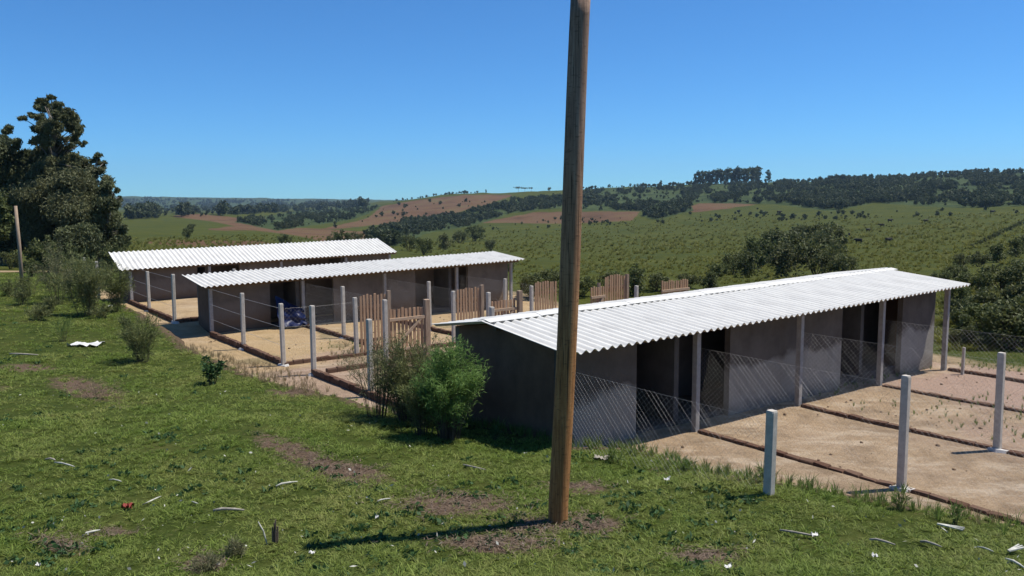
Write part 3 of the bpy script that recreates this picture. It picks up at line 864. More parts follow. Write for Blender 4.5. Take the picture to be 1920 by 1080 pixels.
def block(label, a1n, a1f, eave, ridge, back, wall_a2, back_a2, wallm, spans, post_a1, post_a2, nsh, zb, group='white roofed kennel blocks', centre=None, openback=False):
    """eave/ridge/back = (a2, (a1,z) near, (a1,z) far)"""
    def line(l):
        a2, (n1, zn), (f1, zf) = l
        return lambda a1: zn + (zf - zn) * (a1 - n1) / (f1 - n1)
    le, lr = line(eave), line(ridge); lb = line(back) if back else None
    def roofz(a1, a2):
        if a2 >= ridge[0] or not back:
            t = (eave[0] - a2) / (eave[0] - ridge[0]); return le(a1) + (lr(a1) - le(a1)) * t
        t = (ridge[0] - a2) / (ridge[0] - back[0]); return lr(a1) + (lb(a1) - lr(a1)) * t
    x0, y0 = W(a1n, wall_a2)
    zg = zb
    root = thing('kennel_block', (x0, y0, zg), label, 'kennel block', group, PHI)
    org = (a1n, wall_a2, zg)
    def wall(name, rects, material, drop=.03, parent=root):
        mb = MB()
        for (p, q, r_, s_) in rects:      # a1 from p to q, a2 from s_ (far) to r_ (near)
            cs = [(p, r_), (q, r_), (q, s_), (p, s_)]
            bot = [(c[0] - org[0], -(c[1] - org[1]), -.4) for c in cs]
            top = [(c[0] - org[0], -(c[1] - org[1]), roofz(*c) - drop - zg) for c in cs]
            mb.quadbox(bot, top)
        return mb.build(name, material, parent)
    T = .12
    segs = [(-.0 + s0, s1) for s0, s1 in spans]
    for s0, s1 in segs: wall('front_wall', [(a1n + s0 + .003, a1n + s1 - .003, wall_a2, wall_a2 - T)], MAT[wallm])
    cuts = [wall_a2 - .0, ridge[0], back_a2] if back else [wall_a2, back_a2]
    for a in (a1n, a1f - T):
        rects = []
        for u, v in zip(cuts[:-1], cuts[1:]): rects.append((a, a + T, u - (T + .003 if u == wall_a2 else 0), v + (T + .003 if v == back_a2 else 0)))
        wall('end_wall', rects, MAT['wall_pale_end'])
    if openback:
        for s0, s1 in segs: wall('back_wall', [(a1n + s0, a1n + s1, back_a2 + T, back_a2)], MAT['wall_dark'])
    else: wall('back_wall', [(a1n, a1f, back_a2 + T, back_a2)], MAT['wall_dark'])
    if centre: wall('centre_wall', [(a1n + T + .003, a1f - T - .003, centre + .06, centre - .06)], MAT['wall_in'], .04)
    for a in post_a1[1:-1]:
        u, v = wall_a2 - T - .005, (centre + .065 if centre else back_a2 + T + .005)
        cs = [c for c in (u, ridge[0], v) if v <= c <= u] if back else [u, v]
        wall('partition', [(a - .06, a + .06, c0, c1) for c0, c1 in zip(cs[:-1], cs[1:])], MAT['wall_in'], .035)
    # floor slab
    mb = MB(); mb.box(.0, a1f - a1n, .125, -(back_a2 - org[1]) - .125, -.35, .035); mb.build('floor_slab', MAT['wall_in'], root)
    # posts under the eave and the timber plate they carry
    for a in post_a1:
        z = roofz(a, post_a2) - .105 - zg; mb = MB()
        gx, gy = a - org[0], -(post_a2 - org[1]); x, y = W(a, post_a2)
        gz = float(z_yard(np.array(x), np.array(y))) - zg
        h = .048
        mb.box(gx - h, gx + h, gy - h, gy + h, gz - .3, z)
        mb.build('post', MAT['oldpost'], root)
    for a2 in (post_a2, ridge[0] + .12):
        p, q = a1n - .25, a1f + .25
        mb = MB(); y = -(a2 - org[1])
        zp, zq = roofz(p, a2) - .10 - zg, roofz(q, a2) - .10 - zg
        mb.quadbox([(p - org[0], y - .03, zp), (q - org[0], y - .03, zq), (q - org[0], y + .03, zq), (p - org[0], y + .03, zp)],
                   [(p - org[0], y - .03, zp + .08), (q - org[0], y - .03, zq + .08), (q - org[0], y + .03, zq + .08), (p - org[0], y + .03, zp + .08)])
        mb.build('purlin', MAT['beam'], root)
    en, ef = (eave[1][0], eave[0], eave[1][1]), (eave[2][0], eave[0], eave[2][1])
    rn = (ridge[1][0], ridge[0], ridge[1][1])
    lay_slope(root, org, en, ef, rn, nsh)
    if back:
        bn, bf = (back[1][0], back[0], back[1][1]), (back[2][0], back[0], back[2][1])
        lay_slope(root, org, bn, bf, rn, nsh)
        # ridge pieces lying on the wave crests
        p0, p1 = ridge[1][0] + .02, ridge[2][0] - .02
        sf = (ridge[1][1] - eave[1][1]) / (eave[0] - ridge[0]); sb = (ridge[1][1] - back[1][1]) / (ridge[0] - back[0])
        for i in range(nsh):
            a, c = p0 + (p1 - p0) * i / nsh, p0 + (p1 - p0) * (i + 1) / nsh + .03
            mb = MB(); w = .17; t = .008; lf = .062 + (.006 if i % 2 else 0)
            for aa in (a, c):
                zr = lr(aa) - zg + lf; yr = -(ridge[0] - org[1]); x = aa - org[0]
                mb.v += [(x, yr - w, zr - w * sf), (x, yr, zr + .012), (x, yr + w, zr - w * sb), (x, yr + w, zr - w * sb + t), (x, yr, zr + .012 + t), (x, yr - w, zr - w * sf + t)]
            mb.f += [(0, 1, 2, 3, 4, 5)[::-1], (6, 7, 8, 9, 10, 11)] + [(i_, (i_ + 1) % 6, 6 + (i_ + 1) % 6, 6 + i_) for i_ in range(6)]
            mb.build('ridge_cap', MAT['roof'], root)
    return root, roofz
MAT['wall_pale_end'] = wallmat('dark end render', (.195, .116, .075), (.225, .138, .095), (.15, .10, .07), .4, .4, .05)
SP = [(0, 1.66), (4.06, 7.76), (10.26, 11.81)]
block('nearest long kennel block with limewashed walls and corrugated white gable roof', 7.74, 19.55,
      (-8.35, (7.33, 1.674), (19.77, 1.798)), (-10.4, (7.33, 1.894), (20.1, 2.0)), (-11.95, (7.35, 1.655), (19.9, 1.80)), -9.0, -11.82,
      'wall_pale', SP, [7.62, 10.51, 13.51, 16.51, 19.45], -8.69, 12, 0.0, centre=-10.3)
block('middle long kennel block with dark walls behind the wooden gates', 7.5, 19.0,
      (-24.5, (7.1, 1.293), (19.28, 1.51)), (-26.6, (7.1, 1.494), (20.2, 1.60)), None, -25.2, -26.5,
      'wall_dark', [(0, 1.9), (4.1, 7.3), (9.6, 11.5)], [7.42, 10.37, 13.37, 16.37, 18.9], -24.87, 12, -.19)
block('farthest kennel block with steep white roof beside the eucalyptus grove', 6.9, 18.2,
      (-33.0, (6.56, 1.263), (18.38, 1.418)), (-35.0, (6.65, 1.823), (18.7, 1.872)), None, -33.4, -34.9,
      'wall_dark', [(0, 2.6), (4.3, 7.2), (9.2, 11.3)], [6.95, 9.9, 12.9, 15.9, 18.1], -33.15, 11, -.03)

# ------------------------------------------------------------------ wooden gates
def gate(a1a, a1b, a2, zt, label, braced=True, ang=0.0, facing=1, arch=0.0, zb=.06):
    x, y = W(a1a, a2); zg = float(z_yard(np.array(x), np.array(y)))
    e = thing('wooden_gate', (x, y, zg), label, 'gate', 'slatted gates between the runs', PHI + ang)
    w = a1b - a1a; h = zt - zg; n = max(5, round(w / .105))
    r = random.Random(int(a1a * 100))
    for i in range(n):
        c = (i + .5) * w / n; sw = w / n * .31
        top = h - (.05 * abs(i - n / 2) / n * 0) + arch * math.sin(math.pi * i / (n - 1)) + r.uniform(-.03, .02)
        mb = MB(); tl = r.uniform(-.012, .012)
        mb.quadbox([(c - sw, -.011, zb), (c + sw, -.011, zb), (c + sw, .011, zb), (c - sw, .011, zb)],
                   [(c - sw + tl, -.011, top), (c + sw + tl, -.011, top + r.uniform(-.012, .012)), (c + sw + tl, .011, top), (c - sw + tl, .011, top)])
        mb.build('slat', MAT['slat'], e)
    ys = (-.013, -.058) if facing > 0 else (.013, .058)
    ylo, yhi = min(ys), max(ys)
    for z in (h * .24, h * .80):
        MB().box(.0, w, ylo, yhi, z - .035, z + .035).build('rail', MAT['rail'], e)
    if braced:
        mb = MB(); z0, z1 = h * .24 + .04, h * .80 - .04
        mb.quadbox([(.06, ylo + .004, z0), (.15, ylo + .004, z0), (.15, yhi - .004, z0), (.06, yhi - .004, z0)], [(w - .15, ylo + .004, z1), (w - .06, ylo + .004, z1), (w - .06, yhi - .004, z1), (w - .15, yhi - .004, z1)])
        mb.build('brace', MAT['rail'], e)
    return e
gate(9.46, 10.26, -19.02, 1.40, 'tall slatted gate left of braced gate, hinged on concrete post', False, .0, -1)
gate(9.12, 10.08, -16.8, 1.30, 'braced slatted gate partly hidden by bushes, nearest of all gates', True, .0, 1)
gate(12.5, 13.3, -19.02, 1.34, 'slatted gate standing in front of dark middle block opening', False, .0, -1)
gate(12.1, 12.92, -16.8, 1.26, 'braced gate right of second slatted gate, low over near roof', True, .0, 1)
gate(15.35, 16.25, -19.02, 1.34, 'slatted gate just left of the tall pole', False, .0, -1)
gate(18.3, 19.26, -19.02, 1.30, 'slatted gate with bowed top right of the tall pole', False, .0, -1, arch=.08)
gate(15.62, 16.2, -16.8, 1.36, 'narrow braced gate leaning before bowed top gate', True, .05, 1)
gate(18.58, 19.85, -16.8, 1.33, 'lowest brown gate just clearing the near roof ridge, farthest right', True, .0, 1)
def gate_post(a1, a2, zt, label, w=.05):
    x, y = W(a1, a2); zg = float(z_yard(np.array(x), np.array(y)))
    mb = MB(); r = random.Random(int(a1 * 77)); j = lambda: r.uniform(-.008, .008)
    mb.quadbox([(-w, -w, -.3), (w, -w, -.3), (w, w, -.3), (-w, w, -.3)], [(-w + j(), -w + j(), zt - zg + j()), (w + j(), -w + j(), zt - zg + j()), (w + j(), w + j(), zt - zg + j()), (-w + j(), w + j(), zt - zg + j())])
    o = mb.build('gate_post', MAT['gatepost']); o.location = (x, y, zg); o.rotation_euler = (0, 0, PHI)
    tag(o, label, 'gate post', 'timber gate posts')
gate_post(10.33, -19.02, 1.47, 'timber gate post right of the first slatted gate')
gate_post(10.17, -16.8, 1.45, 'thick brown timber post right of braced gate', .065)
gate_post(13.38, -19.02, 1.40, 'timber post right of second slatted gate')
gate_post(13.02, -16.75, 1.46, 'timber post right of second braced gate', .06)
gate_post(16.0, -16.85, 1.46, 'thin timber post before bowed top gate', .035)
gate_post(19.35, -19.02, 1.36, 'timber post right of bowed top gate')

# ------------------------------------------------------------------ chain-link fences
def chainlink(p, q, label, h=1.42, pitch=.085, r=.0007, lift=.13, diamonds=True, strands=()):
    (x0, y0), (x1, y1) = W(*p), W(*q)
    L = math.hypot(x1 - x0, y1 - y0); an = math.atan2(y1 - y0, x1 - x0)
    z0 = float(z_yard(np.array(x0), np.array(y0)))
    e = thing('chainlink_fence', (x0, y0, z0), label, 'wire fence', 'wire fences between runs', an)
    mb = MB()
    if diamonds:
        hh = h - lift
        k = int((L + hh) / pitch) + 1
        for sgn in (1, -1):
            for i in range(k):
                s = -hh + i * pitch      # foot of the diagonal
                xa, xb = max(0, s), min(L, s + hh)
                if xb - xa < .02: continue
                za, zb_ = lift + xa - s, lift + xb - s
                off = .003 * sgn
                if sgn > 0: mb.bar((xa, off, za), (xb, off, zb_), r, n=3, cap=False)
                else: mb.bar((L - xa, off, za), (L - xb, off, zb_), r, n=3, cap=False)
        mb.build('mesh', MAT['wire'], e)
    for z in list(strands) + [h]:
        w = MB()
        pts = [(L * i / 6, 0, z - .012 * math.sin(math.pi * i / 6)) for i in range(7)]
        w.tube(pts, [r * 1.25] * 7, 4); w.build('strand', MAT['wire'], e)
for i, (a, nm) in enumerate(((7.56, 'nearest, at its buried corner'), (10.51, 'first divider, before dark doorways'), (13.51, 'second divider'), (16.51, 'third divider, at far doorways'))):
    chainlink((a, -8.64), (a, -5.22), 'chain link panel from near block eave post, ' + nm)
for i, (a, nm) in enumerate(((10.51, 'outer stretch leaving picture at right, nearer'), (13.51, 'outer stretch leaving picture at right, farther'))):
    chainlink((a, -5.1), (a, -1.6), 'chain link panel of right run, ' + nm)
chainlink((7.37, -24.8), (7.37, -19.1), 'wire fence on left kerb of middle run', strands=(.5, .95), diamonds=False, r=.003)
chainlink((10.37, -24.8), (10.37, -19.1), 'wire fence dividing first and second middle runs', strands=(.45, .75, 1.1), pitch=.11)
chainlink((13.37, -24.8), (13.37, -19.1), 'wire fence dividing second and third middle runs', strands=(.45, .75, 1.1), pitch=.11)
chainlink((16.37, -24.8), (16.37, -19.1), 'wire fence dividing third and fourth middle runs', strands=(.45, .75, 1.1), pitch=.11)
chainlink((7.45, -19.02), (9.3, -19.02), 'wire fence front of first middle run left of gates', strands=(.5, .95), pitch=.11)
chainlink((6.89, -33.1), (6.89, -27.05), 'wire strands on left kerb of far run', strands=(.5, .95), diamonds=False, r=.003)

# blue tarpaulin in the middle block doorway
g = 18
gu, gv = np.meshgrid(np.linspace(0, 1, g), np.linspace(0, 1, g), indexing='ij')
tx = gu * .95; tz = (1 - gv) * (1.0 - .55 * gu) + .05 ; ty = .35 * gv + .22 * fbm(gu * 4, gv * 4, 6) + .1
tm = np_mesh('blue_tarp', np.stack([tx, -ty, tz], 2).reshape(-1, 3), grid_faces(g, g), MAT['tarp'], smooth=True)
o = link('blue_tarp', tm); x, y = W(9.42, -24.98); o.location = (x, y, -.18); o.rotation_euler = (0, 0, PHI)
tag(o, 'crumpled blue tarpaulin slumped in middle block doorway', 'tarpaulin')

# ------------------------------------------------------------------ tall timber pole
pb = at_depth(1045, 978, 7.9); pt = at_depth(1091, -12, 7.96)
mb = MB(); k = 26; sides = 22
rngp = np.random.default_rng(5)
ph = rngp.random(sides)
prev = None
for i in range(k):
    t = i / (k - 1)
    c = pb + (pt - pb) * t; c = c + np.array([.012 * math.sin(t * 5), .01 * math.sin(t * 4 + 1), 0])
    if i == 0: c = c - np.array([0, 0, .3])
    rad = .101 - .008 * t
    for j in range(sides):
        an = 2 * math.pi * j / sides
        rr = rad * (1 + .03 * math.sin(2 * an + t * 2) + .018 * (ph[j] - .5) + .012 * vnoise(np.array(an * 2), np.array(t * 9), 3))
        mb.v.append((c[0] + rr * math.cos(an), c[1] + rr * math.sin(an), c[2]))
for i in range(k - 1):
    for j in range(sides): mb.f.append((i * sides + j, i * sides + (j + 1) % sides, (i + 1) * sides + (j + 1) % sides, (i + 1) * sides + j))
mb.f.append(tuple((k - 1) * sides + j for j in range(sides)))
o = mb.build('timber_pole', MAT['pole'], None, True)
tag(o, 'tall leaning brown timber pole set in the lawn before near block', 'pole')
pw = thing('power_pole', tuple(hit(42, 543)), 'thin weathered pole at far left before dark eucalyptus grove', 'pole')
base = Vector(pw.location); topp = Vector(at_depth(29, 386, base.y)) - base
MB().tube([(0, 0, -.3), tuple(topp * .5 + Vector((.02, 0, 0))), tuple(topp)], [.075, .068, .06], 8).build('shaft', MAT['gatepost'], pw, True)

# ------------------------------------------------------------------ vegetation prototypes
def bush_proto(name, n_cl, nl, ll, lw, mt, seed, hgt=1.0, wid=.62, stem=True):
    r = np.random.default_rng(seed)
    c = unit(r.normal(size=(n_cl, 3))) * (r.random((n_cl, 1)) ** .4) * np.array([wid * .72, wid * .72, .36 * hgt]) + np.array([0, 0, .52 * hgt])
    rad = (.10 + .16 * r.random(n_cl))
    V, Fq, T = leaves(c, rad, nl, ll, lw, r, up=.3)
    V[:, 2] = np.maximum(V[:, 2], -.02)
    return np_mesh(name, V, Fq, MAT[mt], T), c
def stem_mesh(cents, seed, r0=.02):
    r = random.Random(seed); mb = MB()
    for c in cents[::3]:
        mb.bar((r.uniform(-.06, .06), r.uniform(-.06, .06), -.05), tuple(c), r0, r0 * .35, 4, False)
    return mb.mesh('stem', MAT['stem'])
BUSH = []
for i in range(7):
    me_, cc = bush_proto('foliage', 24 + 3 * (i % 3), 62, .085, .042, 'bushleaf', 100 + i, 1.0, .55 + .14 * (i % 3))
    BUSH.append((me_, stem_mesh(cc, i)))
def bush(px, py, hpx, label, group, P=None, wf=1.0, name='bush'):
    P = hit(px, py) if P is None else P
    d = math.hypot(P[0], P[1]); h = hpx * d / F
    e = thing(name, (P[0], P[1], P[2] - .05 * h), label, 'bush', group, random.random() * 6.28)
    f, s = random.choice(BUSH)
    link('foliage', f, e); link('stem', s, e)
    e.scale = (h * wf * random.uniform(.9, 1.15), h * wf * random.uniform(.9, 1.15), h * 1.08)
    return e
ORD = ['first', 'second', 'third', 'fourth', 'fifth', 'sixth', 'seventh', 'eighth', 'ninth', 'tenth', 'eleventh', 'twelfth', 'thirteenth', 'fourteenth', 'fifteenth', 'sixteenth', 'seventeenth', 'eighteenth', 'nineteenth', 'twentieth',
       'twenty first', 'twenty second', 'twenty third', 'twenty fourth', 'twenty fifth', 'twenty sixth']
def ranked(pts, text):
    o = sorted(range(len(pts)), key=lambda i: pts[i][0])
    return {i: text % ORD[k] for k, i in enumerate(o)}
TH = [(1350, 520, 30), (1375, 515, 42), (1402, 520, 48), (1420, 503, 58), (1448, 492, 60), (1470, 520, 62), (1490, 500, 70), (1518, 492, 64), (1545, 478, 58), (1532, 518, 70), (1558, 520, 48), (1500, 462, 42), (1452, 462, 30), (1590, 516, 34)]
lbs = ranked(TH, '%s dark bush from the left in the thicket behind near roof')
for i, (px, py, hp) in enumerate(TH): bush(px, py, hp, lbs[i], 'thicket on the slope behind near roof', wf=1.15)
for row, pts in (('back', [(1800, 500, 22), (1835, 500, 26), (1872, 492, 30), (1905, 482, 30), (1940, 474, 34)]), ('second', [(1765, 532, 24), (1792, 526, 26), (1830, 548, 40), (1875, 545, 46), (1920, 545, 52), (1960, 560, 60)]),
                 ('third', [(1795, 575, 38), (1845, 592, 48), (1895, 600, 56), (1940, 600, 62)]), ('front', [(1800, 650, 34), (1805, 615, 50), (1822, 655, 40), (1850, 640, 62), (1890, 655, 76), (1930, 650, 88)])):
    lbs = ranked(pts, '%s leafy bush from the left in ' + row + ' row of tangle right of near block')
    for i, (px, py, hp) in enumerate(pts): bush(px, py, hp, lbs[i], 'tangle right of near block', wf=1.2)
for px, py, hp, lb in ((1085, 556, 46, 'bright round bush between pole and bowed gate'), (1188, 556, 58, 'almost black bush behind lone post above near roof'), (995, 560, 48, 'pale bush at far end of middle block'), (1030, 545, 40, 'bush behind gate left of pole'), (1150, 545, 36, 'bush behind bowed top gate'), (1232, 548, 36, 'bush left of farthest gate'), (1290, 540, 30, 'bush just right of farthest gate'), (1330, 545, 38, 'broad bush over middle of near roof'), (955, 510, 26, 'low bush above end of middle roof'),
                       (795, 478, 34, 'dark bush right of far roof end'), (768, 470, 30, 'smaller dark bush against far roof tip'), (835, 468, 30, 'bush between far and middle roof ends'), (890, 452, 30, 'round dark bush alone on hillside edge above middle roof'), (862, 456, 26, 'bush left of round hillside bush'), (640, 462, 32, 'bush centred above far roof'), (668, 460, 26, 'bush right of centre above far roof'), (620, 462, 20, 'small bush above far roof'), (535, 462, 24, 'grey bush on brown strip above far roof'), (352, 448, 20, 'lone bush in the left green field'), (360, 432, 12, 'tiny farther bush in the left green field'),
                       (430, 474, 14, 'low bush behind far roof near left'), (920, 470, 22, 'bush at field edge over middle roof')):
    bush(px, py, hp, lb, None, wf=1.15)
for i in range(13):
    t = i / 12
    bush(1822 + 98 * t, 466 - 46 * t, 7 + 2 * random.random(), ORD[i] + ' small bush upwards in dotted row at right pasture edge', 'dotted row along right pasture edge')

# woods (uncountable far vegetation)
def tree_src(nm, seed, mt='woodleaf'):
    r = np.random.default_rng(seed); k = 16
    c = unit(r.normal(size=(k, 3))) * (r.random((k, 1)) ** .4) * np.array([.36, .36, .32]) + np.array([0, 0, .55])
    V, Fq, T = leaves(c, .13 + .1 * r.random(k), 26, .15, .10, r, up=.2)
    return source(nm, V, Fq, T, MAT[mt])
SRC_W = [tree_src('wood_tree', 300 + i) for i in range(6)]
def fill(poly, n, avoid=()):
    xs = [p[0] for p in poly]; ys = [p[1] for p in poly]
    px = rng.uniform(min(xs), max(xs), n * 4); py = rng.uniform(min(ys), max(ys), n * 4)
    k = inpoly(px, py, poly)
    for a in avoid: k &= ~inpoly(px, py, a)
    px, py = px[k][:n], py[k][:n]
    P, ok = hits(px, py)
    return P[ok]
def wood(name, poly, n, h, label, clump=None, avoid=()):
    P = fill(poly, n, avoid)
    if clump is not None:
        px, py = project(P)
        f = fbm(px / clump[0], py / clump[1], 91) + .35 * fbm(px / 7, py / 3, 92)
        P = P[rng.random(len(P)) < .06 + .94 * sstep(clump[2] - .12, clump[2] + .22, f)]
    sc = h * (.45 + 1.25 * rng.random(len(P)) ** 2.2)
    P[:, 2] -= .08 * sc
    scatter(name, P, sc, rng.random(len(P)) * 6.28, [s.copy() for s in SRC_W], label, 'woodland')
wood('woodland', [(1088, 358), (1300, 343), (1480, 338), (1480, 382), (1300, 380), (1200, 396), (1088, 394)], 4200, 3.3, 'open scrub woodland on the hill below the plantation clump', (30, 8, .0))
wood('woodland', [(1480, 338), (1700, 328), (1920, 324), (1920, 386), (1800, 390), (1640, 380), (1560, 396), (1480, 384)], 5600, 3.7, 'dark dense scrub woodland on the right end of the hill', (42, 11, -.16))
wood('hedgerow', WOODP[1], 2000, 3.2, 'dark bushes in a diagonal band up the middle hill', (35, 10, -.2))
wood('hill_scrub', WOODP[2], 1700, 2.6, 'green scrub on the hillside left of brown field', (24, 7, .0))
wood('field_scrub', WOODP[3], 160, 4, 'scrub between brown fields on the middle hill')
wood('far_forest', [(215, 372), (690, 378), (690, 388), (560, 397), (420, 404), (240, 412)], 3000, 8, 'bluish wooded hills on the far left horizon', (40, 7, -.05))
wood('pasture_scrub', [(870, 428), (1090, 405), (1200, 410), (1420, 392), (1600, 398), (1920, 392), (1920, 402), (1600, 412), (1300, 420), (1090, 425), (900, 440)], 420, 1.9, 'low scrub dotted along the top of the green pasture', (40, 12, .1))
wood('brown_scrub', [(715, 388), (960, 366), (800, 411), (600, 431)], 34, 3.2, 'sparse bushes on the brown hillside')
SRC_T = [tuft_src('tussock', 30, .42, .07, .45, 'tussock', 500 + i) for i in range(5)]
FIELD = [(750, 470), (860, 440), (1090, 420), (1350, 402), (1600, 408), (1920, 398), (1930, 660), (1760, 660), (1700, 520), (1400, 530), (1000, 560), (960, 520), (860, 490)]
P = fill(FIELD, 7500)
d = np.hypot(P[:, 0], P[:, 1])
px, py = project(P); P = P[fbm(px / 60, py / 16, 33) > -.28]; d = np.hypot(P[:, 0], P[:, 1])
scatter('tussock_grass', P, np.clip(d / 110, .5, 1.9) * (.35 + .9 * rng.random(len(P)) ** 1.5), rng.random(len(P)) * 6.28, SRC_T, 'coarse tussock grass over the green pasture slope', 'grass')
P = fill([(215, 450), (480, 440), (720, 448), (740, 470), (215, 500)], 900)
P = P[np.hypot(P[:, 0], P[:, 1]) > 40]
scatter('meadow_grass', P, .8 + .8 * rng.random(len(P)), rng.random(len(P)) * 6.28, [s.copy() for s in SRC_T], 'rough meadow grass beyond the far roof', 'grass')

# skyline trees, each its own
def far_tree(name, P, h, label, group, kind, seed):
    e = thing(name, (P[0], P[1], P[2] - .4), label, 'tree', group, random.random() * 6)
    key = (kind, seed % 4)
    if key not in FT:
        r = np.random.default_rng(700 + seed % 4 + 10 * hash(kind) % 7 if False else 700 + seed % 4 + 10 * len(kind))
        if kind == 'tall':
            k = 14; c = np.stack([r.normal(size=k) * .06, r.normal(size=k) * .06, .24 + .68 * r.random(k)], 1); rad = .10 + .06 * r.random(k); th = .03
        elif kind == 'flat':
            k = 14; c = np.stack([r.normal(size=k) * .32, r.normal(size=k) * .32, .78 + .12 * r.random(k)], 1); rad = .14 + .06 * r.random(k); th = .04
        else:
            k = 14; c = unit(r.normal(size=(k, 3))) * np.array([.34, .34, .28]) * r.random((k, 1)) ** .4 + np.array([0, 0, .58]); rad = .14 + .08 * r.random(k); th = .04
        V, Fq, T = leaves(c, rad, 34, .09, .06, r)
        tr = MB(); tr.bar((0, 0, -.1), (0, 0, .8), th * .6, th * .3, 5)
        FT[key] = (np_mesh('crown', V, Fq, MAT['woodleaf'], T), tr.mesh('trunk', MAT['stem']))
    c, t = FT[key]
    link('crown', c, e); link('trunk', t, e); e.scale = (h, h, h)
FT = {}
def ground_under(px, py, dist):
    d = ray(px, py); h = math.hypot(d[0], d[1]); x, y = d[0] / h * dist, d[1] / h * dist
    return np.array([x, y, float(Z(np.array(x), np.array(y)))])
def skyline_dist(px):
    d = ray(px, 340); h = math.hypot(d[0], d[1]); rs = np.geomspace(500, 1300, 200)
    x, y = d[0] / h * rs, d[1] / h * rs
    return float(rs[np.argmax((Z(x, y) - HC) / rs)])
for i in range(26):
    px = 1304 + 118 * i / 25 + random.uniform(-1.5, 1.5)
    dist = skyline_dist(px) * .98 + random.uniform(-9, 9)
    P = ground_under(px, 345, dist)
    top = 322 - 9 * min(1, max(0, (px - 1305) / 90)) + random.uniform(-1.5, 2.5)
    dd = ray(px, top); zt = HC + dd[2] / math.hypot(dd[0], dd[1]) * dist
    far_tree('plantation_tree', P, max(8, zt - P[2]) * 1.04, ORD[i] + ' slim tree from the left in skyline plantation clump', 'plantation clump on right skyline', 'tall', i)
for k, (px, top, kind, lb) in enumerate(((1440, 317, 'tall', 'slim tree standing just right of the plantation clump'), (1182, 345, 'round', 'skyline tree at left of the low clump'), (1196, 343, 'round', 'skyline tree in middle of the low clump'), (1209, 343, 'round', 'skyline tree at right of the low clump'), (1239, 337, 'tall', 'lone slim skyline tree between the two clumps'), (972, 350, 'flat', 'flat topped skyline tree left of pole, leftmost'), (984, 351, 'flat', 'flat topped skyline tree left of pole, middle'), (996, 351, 'flat', 'flat topped skyline tree left of pole, rightmost'), (1030, 349, 'round', 'rounded dark skyline tree beside the pole'), (911, 360, 'tall', 'tiny upright tree on brown hill skyline'))):
    dist = skyline_dist(px) * .985
    P = ground_under(px, 345, dist); dd = ray(px, top); zt = HC + dd[2] / math.hypot(dd[0], dd[1]) * dist
    far_tree('skyline_tree', P, max(5, zt - P[2]) * 1.05, lb, 'single trees along the skyline', kind, k)
sk = []
for px in rng.uniform(1085, 1925, 330):
    dist = skyline_dist(px) * .99; P = ground_under(px, 340, dist); sk.append(P)
for px in rng.uniform(735, 900, 60):
    dist = skyline_dist(px) * .99; sk.append(ground_under(px, 360, dist))
sk = np.array(sk)
scatter('skyline_scrub', sk, 1.6 + 3.4 * rng.random(len(sk)) ** 3, rng.random(len(sk)) * 6.28, [s.copy() for s in SRC_W], 'ragged line of small trees along the hill skyline', 'woodland')

# ------------------------------------------------------------------ cattle
def cow_mesh():
    mb = MB()
    prof = [(-.95, 1.05, .10, .16), (-.9, 1.08, .26, .30), (-.5, 1.0, .30, .36), (0, .95, .33, .40), (.45, 1.0, .30, .38), (.72, 1.08, .20, .28), (.95, 1.12, .13, .19), (1.15, 1.02, .11, .14), (1.38, .85, .08, .10), (1.45, .82, .04, .05)]
    n = 10
    for x, z, ry, rz in prof:
        for j in range(n):
            t = 2 * math.pi * j / n; mb.v.append((x, ry * math.cos(t), z + rz * math.sin(t)))
    for i in range(len(prof) - 1):
        for j in range(n): mb.f.append((i * n + j, i * n + (j + 1) % n, (i + 1) * n + (j + 1) % n, (i + 1) * n + j))
    mb.f += [tuple(range(n - 1, -1, -1)), tuple((len(prof) - 1) * n + j for j in range(n))]
    for x in (.5, -.72):
        for y in (.17, -.17):
            b = -.08 if x < 0 else .02
            mb.tube([(x, y, .85), (x + b, y, .5), (x + b * .2, y, .25), (x + b * .2, y, 0)], [.13, .075, .05, .06], 6)
    mb.tube([(-.93, 0, 1.15), (-1.03, 0, .9), (-1.02, 0, .5)], [.035, .025, .04], 5)
    for y in (.13, -.13): mb.tube([(1.12, y * .7, 1.1), (1.08, y * 1.8, 1.1)], [.05, .02], 4)
    return mb.mesh('cow', MAT['cow'], True)
CM = cow_mesh()
for i, (px, py, lb, rz) in enumerate(((1669, 416, 'dark cow grazing uppermost of the slanting line of cows', .1), (1653, 425, 'dark cow second from top of the slanting line', 2.9), (1628, 434, 'dark cow in middle of the slanting line', .3), (1592, 443, 'dark cow near thicket, top of the lower pair', 1.2), (1609, 456, 'dark cow near thicket, lower of the pair', 2.2), (1666, 455, 'dark cow standing apart below the slanting line', .4), (1736, 417, 'brownish cow alone right of the slanting line', 3.2), (1861, 400, 'dark cow farthest right near the woodland edge', .2), (1461, 400, 'dark cow at upper left of pasture below brown field', .1))):
    P = hit(px, py + 1)
    d = math.hypot(P[0], P[1])
    o = link('cow', CM); tag(o, lb, 'cow', 'cattle grazing on the pasture')
    s = min(1.25, max(.8, 10.5 * d / F / 2.4)); o.scale = (s, s, s)
    o.location = (P[0], P[1], P[2] - .02); o.rotation_euler = (0, 0, rz)

